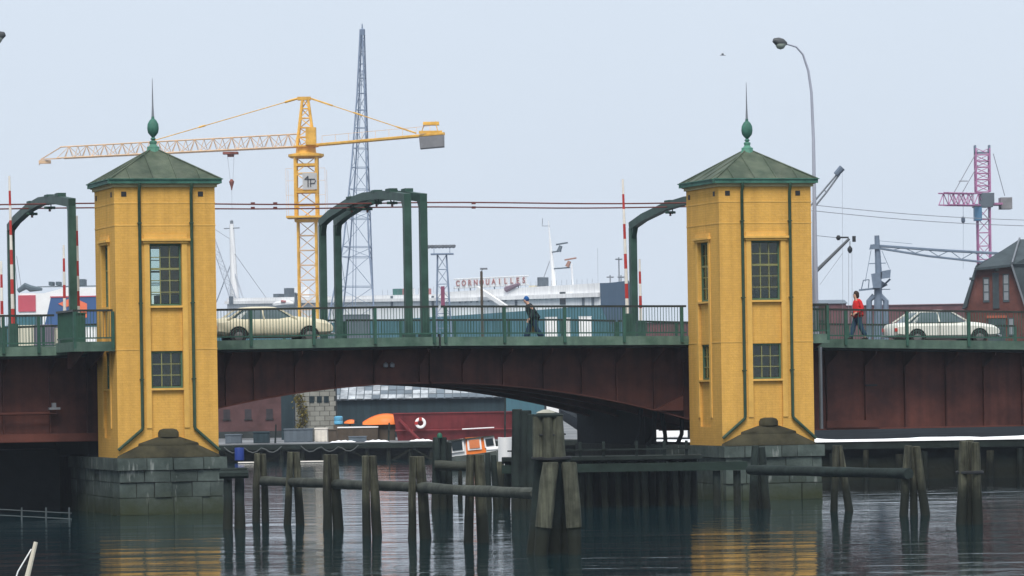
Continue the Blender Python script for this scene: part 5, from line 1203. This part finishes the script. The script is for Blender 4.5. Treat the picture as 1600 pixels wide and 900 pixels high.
part('roof', MB().prism([V((hx(1526), HY - .2, zk)), V((hx(1606), HY + 4.1, zr - .05)), V((hx(1606), HY + 4.1, zk - .2))], (4, 10, 0)), slate, T)
part('bargeboard', MB().bar(V((hx(1582), HY - .5, zk + .1)), V((hx(1605), HY - .5, ze - .4)), .08).bar(V((hx(1583), HY - .6, zk + .22)), V((hx(1607), HY + 3.9, zr + .1)), .07), steel_grey, T)
part('kneeler', MB().box(hx(1517), hx(1524), HY - .4, HY, hz(437), hz(433)), slate, T)
for px in (1543, 1574):
    w_ = part('window', MB().box(hx(px - 5), hx(px + 5), HY - .06, HY - .003, hz(472), hz(428 if px > 1560 else 433)), slate, T)
    part('pane', MB().box(hx(px - 3.4), hx(px + 3.4), HY - .09, HY - .062, hz(469), hz(430 if px > 1560 else 436)), curtain, w_)
    for py in (444, 456): part('glazing_bar', MB().box(hx(px - 3.4), hx(px + 3.4), HY - .11, HY - .092, hz(py + .7), hz(py - .7)), slate, w_)
d_ = part('door', MB().box(hx(1553), hx(1563), HY - .08, HY - .003, hz(482), hz(426)), slate, T); part('hoist_beam', MB().box(hx(1556), hx(1560), HY - 1.4, HY - .082, hz(424), hz(420)), wood_dark, d_)
ar = part('gateway', MB().box(hx(1545), hx(1572), HY - .07, HY - .003, RQ, hz(498)), slate, T); part('lintel', MB().box(hx(1543), hx(1574), HY - .12, HY - .003, hz(497), hz(493)), mat('orange_brick', (.34, .09, .05), .8, .1, 2), ar)
w_ = part('window', MB().box(hx(1577), hx(1586), HY - .06, HY - .003, hz(525), hz(497)), slate, T); part('pane', MB().box(hx(1578), hx(1585), HY - .09, HY - .062, hz(523), hz(499)), curtain, w_)

# red tower crane on the right
RY = 520.0; b = at(1537, 592, RY); T = thing('tower_crane', 'haze-paled red tower crane with short stacked jib at the right', 'crane', (b.x, RY, RQ))
zc = lambda py, px=1540: at(px, py, RY).z
part('footing', MB().box(b.x - 2, b.x + 2, RY - 2, RY + 2, RQ, RQ + .8), grey_blk, T)
add_lattice(T, 'mast', (b.x + .3, RY, RQ + .8), (b.x + .3, RY, zc(322)), 1.55, 1.55, 14, .1, .06, crane_r)
add_lattice(T, 'head_tower', (b.x + .25, RY, zc(300)), (b.x + .25, RY, zc(232)), 1.75, 1.75, 7, .1, .06, crane_r)
part('head_frame', MB().box(b.x - .75, b.x - .55, RY - .6, RY + .6, zc(238), zc(227)).box(b.x + 1.05, b.x + 1.25, RY - .6, RY + .6, zc(238), zc(227)).box(b.x - .75, b.x + 1.25, RY - .2, RY + .2, zc(240), zc(237)), crane_b, T)
part('slewing_deck', MB().box(b.x - 1.0, b.x + 1.4, RY - 1.2, RY + 1.2, zc(324), zc(319)).box(b.x - .2, b.x + 1.6, RY - 1.0, RY + 1.0, zc(319), zc(302)), grey_box, T)
j0, j1 = at(1528, 312, RY), at(1475, 311, RY - 9); add_lattice(T, 'jib', j0, j1, 1.5, 1.45, 7, .09, .06, crane_r)
part('jib_floor', MB().tube([j0 + V((0, 0, -.8)), j1 + V((0, 0, -.8))], .12, 4).tube([j0 + V((0, 0, .8)), j1 + V((0, 0, .8))], .1, 4), crane_r, T)
c0 = at(1552, 305, RY + 4); part('counter_jib', MB().box(b.x + 1.0, at(1562, 0, RY).x, RY, RY + 4, zc(320), zc(317)), crane_r, T)
part('counterweight', MB().box(at(1561, 0, RY).x, at(1579, 0, RY).x, RY + 1.5, RY + 4, zc(326), zc(308)), grey_blk, T)
part('cab', MB().box(at(1516, 0, RY).x, at(1527, 0, RY).x, RY - 1.5, RY + .2, zc(345), zc(324)), mat('blue_cab', (.06, .17, .30), .5, .1, 1), T)
hk = at(1505, 346, RY - 4); part('hook', MB().tube([at(1505, 322, RY - 4), hk], .03, 4).lathe([(.05, -.3), (.25, 0), (.25, .4), (.1, .6)], hk, 8).tube([hk, at(1505, 420, RY - 4)], .02, 4), crane_b, T)
part('jib_tie', MB().tube([at(1528, 234, RY), at(1490, 302, RY - 6)], .05, 4).tube([at(1528, 258, RY), at(1503, 302, RY - 4)], .05, 4).tube([at(1498, 283, RY - 5), at(1512, 283, RY - 5)], .08, 4).tube([at(1552, 240, RY), at(1570, 306, RY + 3)], .04, 4), wire_g, T)
# blue-grey level-luffing crane
GY = 450.0; T = thing('harbour_crane', 'blue-grey harbour crane with long lattice boom behind the red-jacketed person', 'crane', (at(1372, 595, GY).x, GY, RQ)); G = lambda px, py, dy=0: at(px, py, GY + dy)
part('mast', MB().tube([G(1373, 430), G(1370, 368)], [.4, .28], 8), crane_b, T, True)
part('head_box', MB().hexa([G(1358, 390, -.5), G(1374, 389, -.5), G(1374, 389, .5), G(1358, 390, .5), G(1360, 382, -.5), G(1374, 381, -.5), G(1374, 381, .5), G(1360, 382, .5)]), crane_b, T)
part('machine_house', MB().hexa([G(1376, 436, -1), G(1391, 434, -1), G(1391, 434, 1.5), G(1376, 436, 1.5), G(1376, 424, -1), G(1392, 421, -1), G(1392, 421, 1.5), G(1376, 424, 1.5)]), crane_b, T)
part('machine_house', MB().hexa([G(1364, 450, -1), G(1377, 450, -1), G(1377, 450, 1), G(1364, 450, 1), G(1361, 428, -1), G(1378, 425, -1), G(1378, 425, 1), G(1361, 428, 1)]), crane_b, T)
part('slew_column', MB().tube([G(1372, 540), G(1372, 450), G(1378, 440)], [.5, .45, .8], 8), crane_b, T)
part('support_strut', MB().bar(G(1376, 450), G(1391, 436), .12), crane_b, T)
part('platform', MB().hexa([G(1342, 455, -.6), G(1370, 452, -.6), G(1370, 452, .6), G(1342, 455, .6), G(1342, 452, -.6), G(1370, 449, -.6), G(1370, 449, .6), G(1342, 452, .6)]), crane_b, T)
part('guard_rail', MB().bar(G(1346, 452), G(1349, 438), .06).bar(G(1349, 438), G(1358, 437), .06).bar(G(1358, 437), G(1357, 450), .06).bar(G(1377, 452), G(1391, 452), .05), crane_b, T)
for xa, xb in ((1366, 1358), (1375, 1384)): part('portal_leg', MB().tube([G(xa, 462), G(xb, 470), G(xb, 560)], .32, 6), crane_b, T)
part('boom_chord', MB().tube([G(1372, 384), G(1470, 391), G(1580, 397)], .16, 5), crane_b, T); part('boom_chord', MB().tube([G(1374, 388), G(1450, 400), G(1532, 409), G(1580, 411)], .13, 5), crane_b, T)
bz = MB(); xs_ = [1395, 1412, 1430, 1448, 1466, 1484, 1502, 1522, 1542, 1560]
def bt_(x): return G(x, 384 + (x - 1372) * .066)
def bb_(x): return G(x, 388 + (x - 1374) * .134) if x < 1532 else G(x, 409)
for i, (a, c3) in enumerate(zip(xs_, xs_[1:])):
    if i % 2: bz.tube([bt_(a), bb_(c3)], .06, 4)
    else: bz.tube([bb_(a), bt_(c3)], .06, 4)
part('boom_bracing', bz, crane_b, T, kind='stuff')
part('stay', MB().tube([G(1371, 376), G(1425, 381)], .03, 4).tube([G(1361, 391), G(1352, 440)], .04, 4).tube([G(1378, 392), G(1390, 420)], .04, 4).tube([G(1358, 412), G(1384, 411)], .07, 4), crane_b, T)
# ship derricks by the lamp post
DY_ = 330.0; D_ = lambda px, py, dy=0: at(px, py, DY_ + dy)
T = thing('derrick', 'dark grey ship derrick with hanging block right of the lamp post', 'derrick', (D_(1272, 595).x, DY_, RQ))
part('mast', MB().tube([D_(1274, 570), D_(1273, 470), D_(1272, 330)], [.26, .22, .14], 8), steel_grey, T, True)
part('boom', MB().tube([D_(1275, 424), D_(1327, 373)], [.16, .12], 8), mat('dark_grey_spar', (.10, .11, .12), .6, .1, 1), T, True)
part('boom_head', MB().box(D_(1326, 0).x, D_(1331, 0).x, DY_ - .2, DY_ + .2, D_(1328, 378).z, D_(1328, 369).z), black_m, T)
part('topping_lift', MB().tube([D_(1326, 371), D_(1312, 371)], .07, 5).lathe([(.1, -.2), (.22, 0), (.1, .2)], D_(1310, 371.5), 8).tube([D_(1308, 371.5), D_(1274, 368)], .025, 4), black_m, T)
part('hanging_block', MB().tube([D_(1328, 377), D_(1328, 386)], .04, 4).lathe([(.05, -.3), (.2, -.1), (.2, .1), (.05, .3)], D_(1328, 390), 8), black_m, T, True)
part('fall', MB().tube([D_(1326, 392), D_(1326, 560)], .02, 4).tube([D_(1331, 392), D_(1332, 560)], .02, 4).tube([D_(1317, 395), D_(1281, 445)], .02, 4), wire_g, T)
DY_ = 400.0
T = thing('derrick', 'slim grey lattice derrick boom rising behind the lamp post', 'derrick', (D_(1268, 595).x, DY_, RQ))
part('mast', MB().tube([D_(1266, 560), D_(1262, 330)], .2, 8), steel_grey, T, True)
part('boom', MB().tube([D_(1266, 322), D_(1310, 270)], .09, 6).tube([D_(1270, 327), D_(1291, 301), D_(1312, 272)], .09, 6).bar(D_(1288, 296), D_(1291, 301), .06), steel_grey, T)
part('boom_head', MB().tube([D_(1306, 273), D_(1316, 262)], [.3, .35], 8), crane_b, T, True)
part('fall', MB().tube([D_(1316, 268), D_(1317, 560)], .018, 4), wire_g, T)
# thin wires right of the second tower
for py0, py1, lb in ((320, 343, 'thin grey wire right of the second tower, upper one'), (329, 352, 'thin grey wire right of the second tower, lower one')):
    a, b = at(1268, py0, 170), at(1640, py1 + 2, 176); n = 10
    solo('overhead_wire', MB().tube([a + (b - a) * i / n + V((0, 0, -.12 * math.sin(math.pi * i / n))) for i in range(n + 1)], .014, 5), wire_g, lb, 'wire', a, group='thin wires to the right')

# ------------------------------------------------------------------ cars
def car(px_front, t, label, paint, L_=4.3, bz=1.0):
    s1 = s_of(px_front, t, 2.4); s0 = s1 - L_; z = zd((s0 + s1) / 2) - .12
    T = thing('car', label, 'car', ((s0 + s1) / 2, t, z), 'bridge', 'cars on the bridge')
    def ring(x, zlo, zhi, hw, k=10):
        pts = []
        for q in range(12):
            a = 2 * math.pi * (q + .5) / 12; c, s_ = math.cos(a), math.sin(a)
            pts.append((s0 + x, t + hw * math.copysign(abs(c) ** .45, c), z + (zlo + zhi) / 2 + (zhi - zlo) / 2 * math.copysign(abs(s_) ** .5, s_)))
        return pts
    st = [(0.0, .42, .72, .62), (.08, .34, .84, .74), (.5, .26, .90, .80), (1.2, .22, .93, .81), (2.4, .22, .93, .81), (2.9, .22, .92, .81), (3.5, .25, .87, .79), (4.05, .30, .78, .74), (4.22, .36, .68, .68), (4.3, .42, .60, .60)]
    b = MB()
    for x, lo, hi, hw in st: b.v += ring(x * L_ / 4.3, lo, hi * bz, hw)
    for i in range(len(st) - 1):
        for q in range(12): b.f.append((i * 12 + q, i * 12 + (q + 1) % 12, (i + 1) * 12 + (q + 1) % 12, (i + 1) * 12 + q))
    b.f += [tuple(range(12))[::-1], tuple(range((len(st) - 1) * 12, len(st) * 12))]
    body = part('body', b, paint, T, True)
    k = L_ / 4.3
    def rrect(x0_, x1_, hw, zz_):
        pts = []; cx_, hl = (x0_ + x1_) / 2, (x1_ - x0_) / 2
        for q in range(20):
            a_ = 2 * math.pi * (q + .5) / 20; c_, n_ = math.cos(a_), math.sin(a_)
            pts.append((s0 + (cx_ + hl * math.copysign(abs(c_) ** .38, c_)) * k, t + hw * math.copysign(abs(n_) ** .38, n_), z + zz_))
        return pts
    def stack(rings):
        m = MB()
        for r_ in rings: m.v += r_
        for i in range(len(rings) - 1):
            for q in range(20): m.f.append((i * 20 + q, i * 20 + (q + 1) % 20, (i + 1) * 20 + (q + 1) % 20, (i + 1) * 20 + q))
        m.f += [tuple(range(20))[::-1], tuple(range((len(rings) - 1) * 20, len(rings) * 20))]; return m
    part('glasshouse', stack([rrect(.45, 2.95, .745, .88), rrect(.62, 2.78, .71, 1.03), rrect(.82, 2.55, .66, 1.18), rrect(1.0, 2.36, .60, 1.285)]), car_glass, T, True)
    part('roof', stack([rrect(.97, 2.40, .615, 1.27), rrect(1.0, 2.36, .60, 1.31), rrect(1.12, 2.22, .53, 1.345), rrect(1.35, 2.0, .38, 1.365)]), paint, T, True)
    for sy in (-1, 1):
        for xa, xb in ((.45, 1.02), (1.75, 1.72), (2.95, 2.30)):
            part('pillar', MB().bar((s0 + xa * k, t + sy * .745, z + .90), (s0 + xb * k, t + sy * .59, z + 1.29), .03), paint, T)
        for xw in (.82 * k, 3.38 * k):
            wm_ = MB(); c = V((s0 + xw, t + sy * .72, z + .29))
            for q in range(18):
                a = 2 * math.pi * q / 18
                for rr_, dd in ((.29, -.09), (.29, .11), (.17, .12)): wm_.v.append((c.x + rr_ * math.cos(a), c.y + sy * dd, c.z + rr_ * math.sin(a)))
            for q in range(18):
                q2 = (q + 1) % 18; wm_.f += [(q * 3, q2 * 3, q2 * 3 + 1, q * 3 + 1), (q * 3 + 1, q2 * 3 + 1, q2 * 3 + 2, q * 3 + 2)]
            wm_.f.append(tuple(q * 3 for q in range(18)))
            wh = part('wheel', wm_, rubber, T, True)
            hc = MB()
            for rr_, dd in ((.165, .11), (.12, .135), (.02, .14)):
                for q in range(14): a = 2 * math.pi * q / 14; hc.v.append((c.x + rr_ * math.cos(a), c.y + sy * dd, c.z + rr_ * math.sin(a)))
            for i in range(2):
                for q in range(14): hc.f.append((i * 14 + q, i * 14 + (q + 1) % 14, (i + 1) * 14 + (q + 1) % 14, (i + 1) * 14 + q))
            hc.f.append(tuple(range(28, 42))); part('hubcap', hc, mat('dull_hubcap', (.12, .12, .12), .5, .1, 2), wh, True)
            part('wheel_arch', MB().tube([(c.x + .34 * math.cos(R(g_)), t + sy * .80, c.z + .34 * math.sin(R(g_))) for g_ in range(0, 181, 20)], .035, 5), rubber, body)
        part('tail_lamp', MB().box(s0 - .02, s0 + .06, t + sy * .62 - .08, t + sy * .62 + .08, z + .55, z + .68), tail_red, T)
        part('headlight', MB().lathe([(.1, 0), (.1, .04), (.02, .05)], (0, 0, 0), 10) if 0 else MB().tube([(s1 - .1, t + sy * .45, z + .55), (s1 + .01, t + sy * .45, z + .55)], .09, 10), chrome, T, True)
        part('door_seam', MB().box(s0 + 1.72 * k, s0 + 1.735 * k, t + sy * .812 - .004, t + sy * .812 + .004, z + .3, z + .88), rubber, body)
    part('bumper', MB().tube([(s0 - .06, t - .7, z + .38), (s0 - .08, t, z + .38), (s0 - .06, t + .7, z + .38)], .05, 6), chrome, T, True)
    part('bumper', MB().tube([(s1 + .02, t - .62, z + .36), (s1 + .06, t, z + .36), (s1 + .02, t + .62, z + .36)], .05, 6), chrome, T, True)
car(514, 7.6, 'cream car emerging from behind the first tower on the bridge', cream_p, 4.4, 1.1)
car(1552, 7.8, 'white saloon car on the bridge behind the red-jacketed person', offwhite_p)

# ------------------------------------------------------------------ people
def skin_mesh(name, joints, edges, root, m, parent, sub=1):
    """joints: {name: (x,y,z,r)}; one continuous skin over the skeleton"""
    ks = list(joints); me = bpy.data.meshes.new(name)
    me.from_pydata([joints[k][:3] for k in ks], [(ks.index(a), ks.index(b)) for a, b in edges], []); me.materials.append(m)
    o = link(name, me, parent); md = o.modifiers.new('skin', 'SKIN'); md.use_smooth_shade = True
    for i, k in enumerate(ks):
        r = joints[k][3]; sv = me.skin_vertices[0].data[i]; sv.radius = r if isinstance(r, tuple) else (r, r); sv.use_root = (k == root)
    o.modifiers.new('subd', 'SUBSURF').levels = sub; o.modifiers['subd'].render_levels = sub
    return o
def person(label, px, t, pose, mats, hgt=1.0, bag=None, hat=False):
    s = s_of(px, t, 2.3); z = zd(s) - .01
    T = thing('person', label, 'person', (s, t, z), 'bridge'); T.rotation_euler = (0, 0, A + math.pi); T.scale = (hgt,) * 3
    J = {k: v for k, v in pose.items() if isinstance(v, tuple)}
    J['pelvis'] = (*J['pelvis'][:3], .13)
    ed = [('pelvis', 'waist'), ('waist', 'chest'), ('chest', 'neck'), ('neck', 'jaw'), ('jaw', 'head'), ('head', 'crown_'), ('jaw', 'nose')]
    for sd in 'lr':
        ed += [('pelvis', 'hip' + sd), ('hip' + sd, 'knee' + sd), ('knee' + sd, 'ankle' + sd), ('ankle' + sd, 'toe' + sd), ('chest', 'sho' + sd), ('sho' + sd, 'elb' + sd), ('elb' + sd, 'wri' + sd), ('wri' + sd, 'palm' + sd)]
        w_, e_ = V(J['wri' + sd][:3]), V(J['elb' + sd][:3]); d = (w_ - e_).normalized(); y = V((0, 1, 0)); f = d.cross(y).normalized()
        sg = 1 if sd == 'l' else -1
        pc = w_ + d * .07; J['palm' + sd] = (*pc, .032)
        for k, (off, ln) in enumerate(((.03, .07), (.01, .085), (-.01, .08), (-.03, .06))):
            a = pc + f * off + d * .03; b_ = a + d * ln * .55; c_ = b_ + d * ln * .35 - y * sg * .02
            for nm, q in ((f'f{k}a', a), (f'f{k}b', b_), (f'f{k}c', c_)): J[nm + sd] = (*q, .0095)
            ed += [('palm' + sd, f'f{k}a' + sd), (f'f{k}a' + sd, f'f{k}b' + sd), (f'f{k}b' + sd, f'f{k}c' + sd)]
        th = w_ + d * .03 + f * .04; J['tha' + sd] = (*th, .012); J['thb' + sd] = (*(th + d * .05 + f * .02), .010)
        ed += [('wri' + sd, 'tha' + sd), ('tha' + sd, 'thb' + sd)]
    skin_mesh('body', J, ed, 'pelvis', skin_m, T)
    def g(k, r): return (*J[k][:3], r)
    jk = {k: g(k, r) for k, r in (('pelvis', (.19, .22)), ('waist', (.18, .20)), ('chest', (.19, .22)), ('neck', .09))}
    je = [('pelvis', 'waist'), ('waist', 'chest'), ('chest', 'neck')]
    hem = V(J['pelvis'][:3]) + V((0, 0, -pose['hem'])); jk['hem'] = (*hem, (.20, .23)); je.append(('hem', 'pelvis'))
    for sd in 'lr':
        for k, r in (('sho', .11), ('elb', .09), ('wri', .075)): jk[k + sd] = g(k + sd, r)
        je += [('chest', 'sho' + sd), ('sho' + sd, 'elb' + sd), ('elb' + sd, 'wri' + sd)]
    skin_mesh('jacket', jk, je, 'waist', mats[0], T)
    tj = {'pelvis': g('pelvis', (.14, .15))}; te = []
    for sd in 'lr':
        for k, r in (('hip', .12), ('knee', .095), ('ankle', pose.get('flare', .07))): tj[k + sd] = g(k + sd, r)
        te += [('pelvis', 'hip' + sd), ('hip' + sd, 'knee' + sd), ('knee' + sd, 'ankle' + sd)]
    skin_mesh('trousers', tj, te, 'pelvis', mats[1], T)
    for sd in 'lr':
        a, b_ = V(J['ankle' + sd][:3]), V(J['toe' + sd][:3]); back = a + (a - b_).normalized() * .07
        me = MB().tube([V((back.x, back.y, b_.z + .015)), V((a.x, a.y, b_.z + .03)), (a + b_) / 2 + V((0, 0, -.01)), b_ + V((.03, 0, .005))], [.045, .058, .05, .032], 8).mesh('shoe', shoe_m, True)
        link('shoe', me, T)
    h = V(J['head'][:3]); n_ = V(J['nose'][:3])
    hr = MB()
    for i in range(8):
        el = R(-50 + 140 * i / 7)
        for q in range(14):
            a = 2 * math.pi * q / 14; fx = math.cos(a) * math.cos(el)
            rr_ = .118 if fx < .35 else .098
            zz_ = math.sin(el); drop = pose['hair'] if (zz_ < 0 and fx < .3) else 0
            hr.v.append((h.x - .022 + rr_ * fx, h.y + rr_ * .86 * math.sin(a) * math.cos(el), h.z + .02 + .125 * zz_ - drop))
    for i in range(7):
        for q in range(14): hr.f.append((i * 14 + q, i * 14 + (q + 1) % 14, (i + 1) * 14 + (q + 1) % 14, (i + 1) * 14 + q))
    hr.f.append(tuple(range(98, 112)))
    hmesh = hr.mesh('hair', blue_hat if hat else hair_m, True); link('knitted_hat' if hat else 'hair', hmesh, T)
    for sy in (-1, 1): link('eye', MB().lathe([(.004, -.008), (.011, 0), (.004, .008)], (h.x + .085, sy * .035, h.z - .005), 6).mesh('eye', shoe_m, True), T)
    if bag:
        w_ = V(J['wri' + bag][:3]); c = w_ + V((-.06, 0, -.28)); bb = thing('shoulder_bag', 'ochre bag carried by the stooping walker', 'bag', (s, t, z), 'bridge'); bb.rotation_euler = T.rotation_euler
        ORG[bb.name] = V((0, 0, 0))
        part('pouch', MB().hexa([(c.x - .17, c.y - .07, c.z - .16), (c.x + .15, c.y - .07, c.z - .16), (c.x + .15, c.y + .07, c.z - .16), (c.x - .17, c.y + .07, c.z - .16), (c.x - .13, c.y - .04, c.z + .13), (c.x + .12, c.y - .04, c.z + .13), (c.x + .12, c.y + .04, c.z + .13), (c.x - .13, c.y + .04, c.z + .13)]), bag_m, bb)
        part('strap', MB().tube([(c.x - .1, c.y, c.z + .13), (w_.x - .03, w_.y, w_.z - .08), (c.x + .1, c.y, c.z + .13)], .014, 5), bag_m, bb)
    return T
red_pose = {'pelvis': (0, 0, .93, .13), 'waist': (.0, 0, 1.08, .12), 'chest': (.02, 0, 1.34, .14), 'neck': (.04, 0, 1.50, .055), 'jaw': (.065, 0, 1.56, .06), 'head': (.065, 0, 1.66, .092), 'crown_': (.06, 0, 1.74, .06), 'nose': (.15, 0, 1.63, .016),
            'hipl': (0, -.09, .90, .09), 'kneel': (.13, -.09, .50, .06), 'anklel': (.24, -.09, .09, .045), 'toel': (.40, -.09, .05, .035),
            'hipr': (0, .09, .90, .09), 'kneer': (-.08, .09, .49, .06), 'ankler': (-.28, .09, .13, .045), 'toer': (-.15, .09, .04, .035),
            'shol': (.0, -.19, 1.40, .06), 'elbl': (-.12, -.24, 1.13, .045), 'wril': (.08, -.22, .97, .032), 'shor': (.0, .19, 1.40, .06), 'elbr': (-.10, .25, 1.13, .045), 'wrir': (.12, .21, 1.0, .032), 'hem': .16, 'hair': .07, 'flare': .09}
person('person with long brown hair in a red jacket and blue jeans walking on the bridge', 1340, 5.2, red_pose, (red_cloth, denim), 1.03)
dk_pose = {'pelvis': (-.05, 0, .88, .13), 'waist': (.02, 0, 1.03, .12), 'chest': (.10, 0, 1.28, .14), 'neck': (.17, 0, 1.42, .055), 'jaw': (.23, 0, 1.46, .06), 'head': (.25, 0, 1.55, .092), 'crown_': (.26, 0, 1.63, .06), 'nose': (.34, 0, 1.51, .016),
           'hipl': (-.05, -.09, .86, .09), 'kneel': (.12, -.09, .48, .065), 'anklel': (.24, -.09, .09, .05), 'toel': (.40, -.09, .05, .035),
           'hipr': (-.05, .09, .86, .09), 'kneer': (-.12, .09, .46, .065), 'ankler': (-.36, .09, .13, .05), 'toer': (-.24, .09, .04, .035),
           'shol': (.10, -.19, 1.30, .06), 'elbl': (-.02, -.24, 1.04, .045), 'wril': (-.04, -.25, .80, .032), 'shor': (.12, .19, 1.30, .06), 'elbr': (.05, .25, 1.03, .045), 'wrir': (.18, .22, .84, .032), 'hem': .26, 'hair': -.02, 'flare': .14}
person('stooping walker in dark clothes and blue knitted hat on the far side of the bridge', 832, 15.6, dk_pose, (olive_cloth, navy_cloth), 1.05, bag='l', hat=True)

# gull
gp = at(1129, 86, 320); gl = MB().tube([gp + V((-.22, 0, 0)), gp + V((-.12, 0, .02)), gp + V((.1, 0, .01)), gp + V((.26, 0, -.02))], [.02, .06, .06, .015], 8)
G_ = thing('gull', 'tiny pale gull in the sky left of the lamp head', 'bird', gp); part('body', gl, feather, G_, True)
for sy in (-1, 1): part('wing', MB().prism([gp + V((-.08, sy * .03, .04)), gp + V((.1, sy * .03, .04)), gp + V((.02, sy * .3, .16)), gp + V((-.02, sy * .55, .05)), gp + V((-.08, sy * .3, .15))], (0, 0, .012)), feather, G_)

# ------------------------------------------------------------------ haze over the harbour
hz_m = bpy.data.materials.new('harbour_haze'); hz_m.use_nodes = True; hn = hz_m.node_tree; hn.nodes.clear()
ho = hn.nodes.new('ShaderNodeOutputMaterial'); hv = hn.nodes.new('ShaderNodeVolumePrincipled'); hv.inputs['Color'].default_value = (.80, .88, 1, 1)
hv.inputs['Density'].default_value = .00018; hv.inputs['Anisotropy'].default_value = .2; hn.links.new(hv.outputs[0], ho.inputs['Volume'])
tag(link('haze', MB().box(-520, 520, -60, 1320, -3.2, 62).mesh('haze', hz_m)), 'thin pale winter haze over the harbour', None, None, 'stuff')
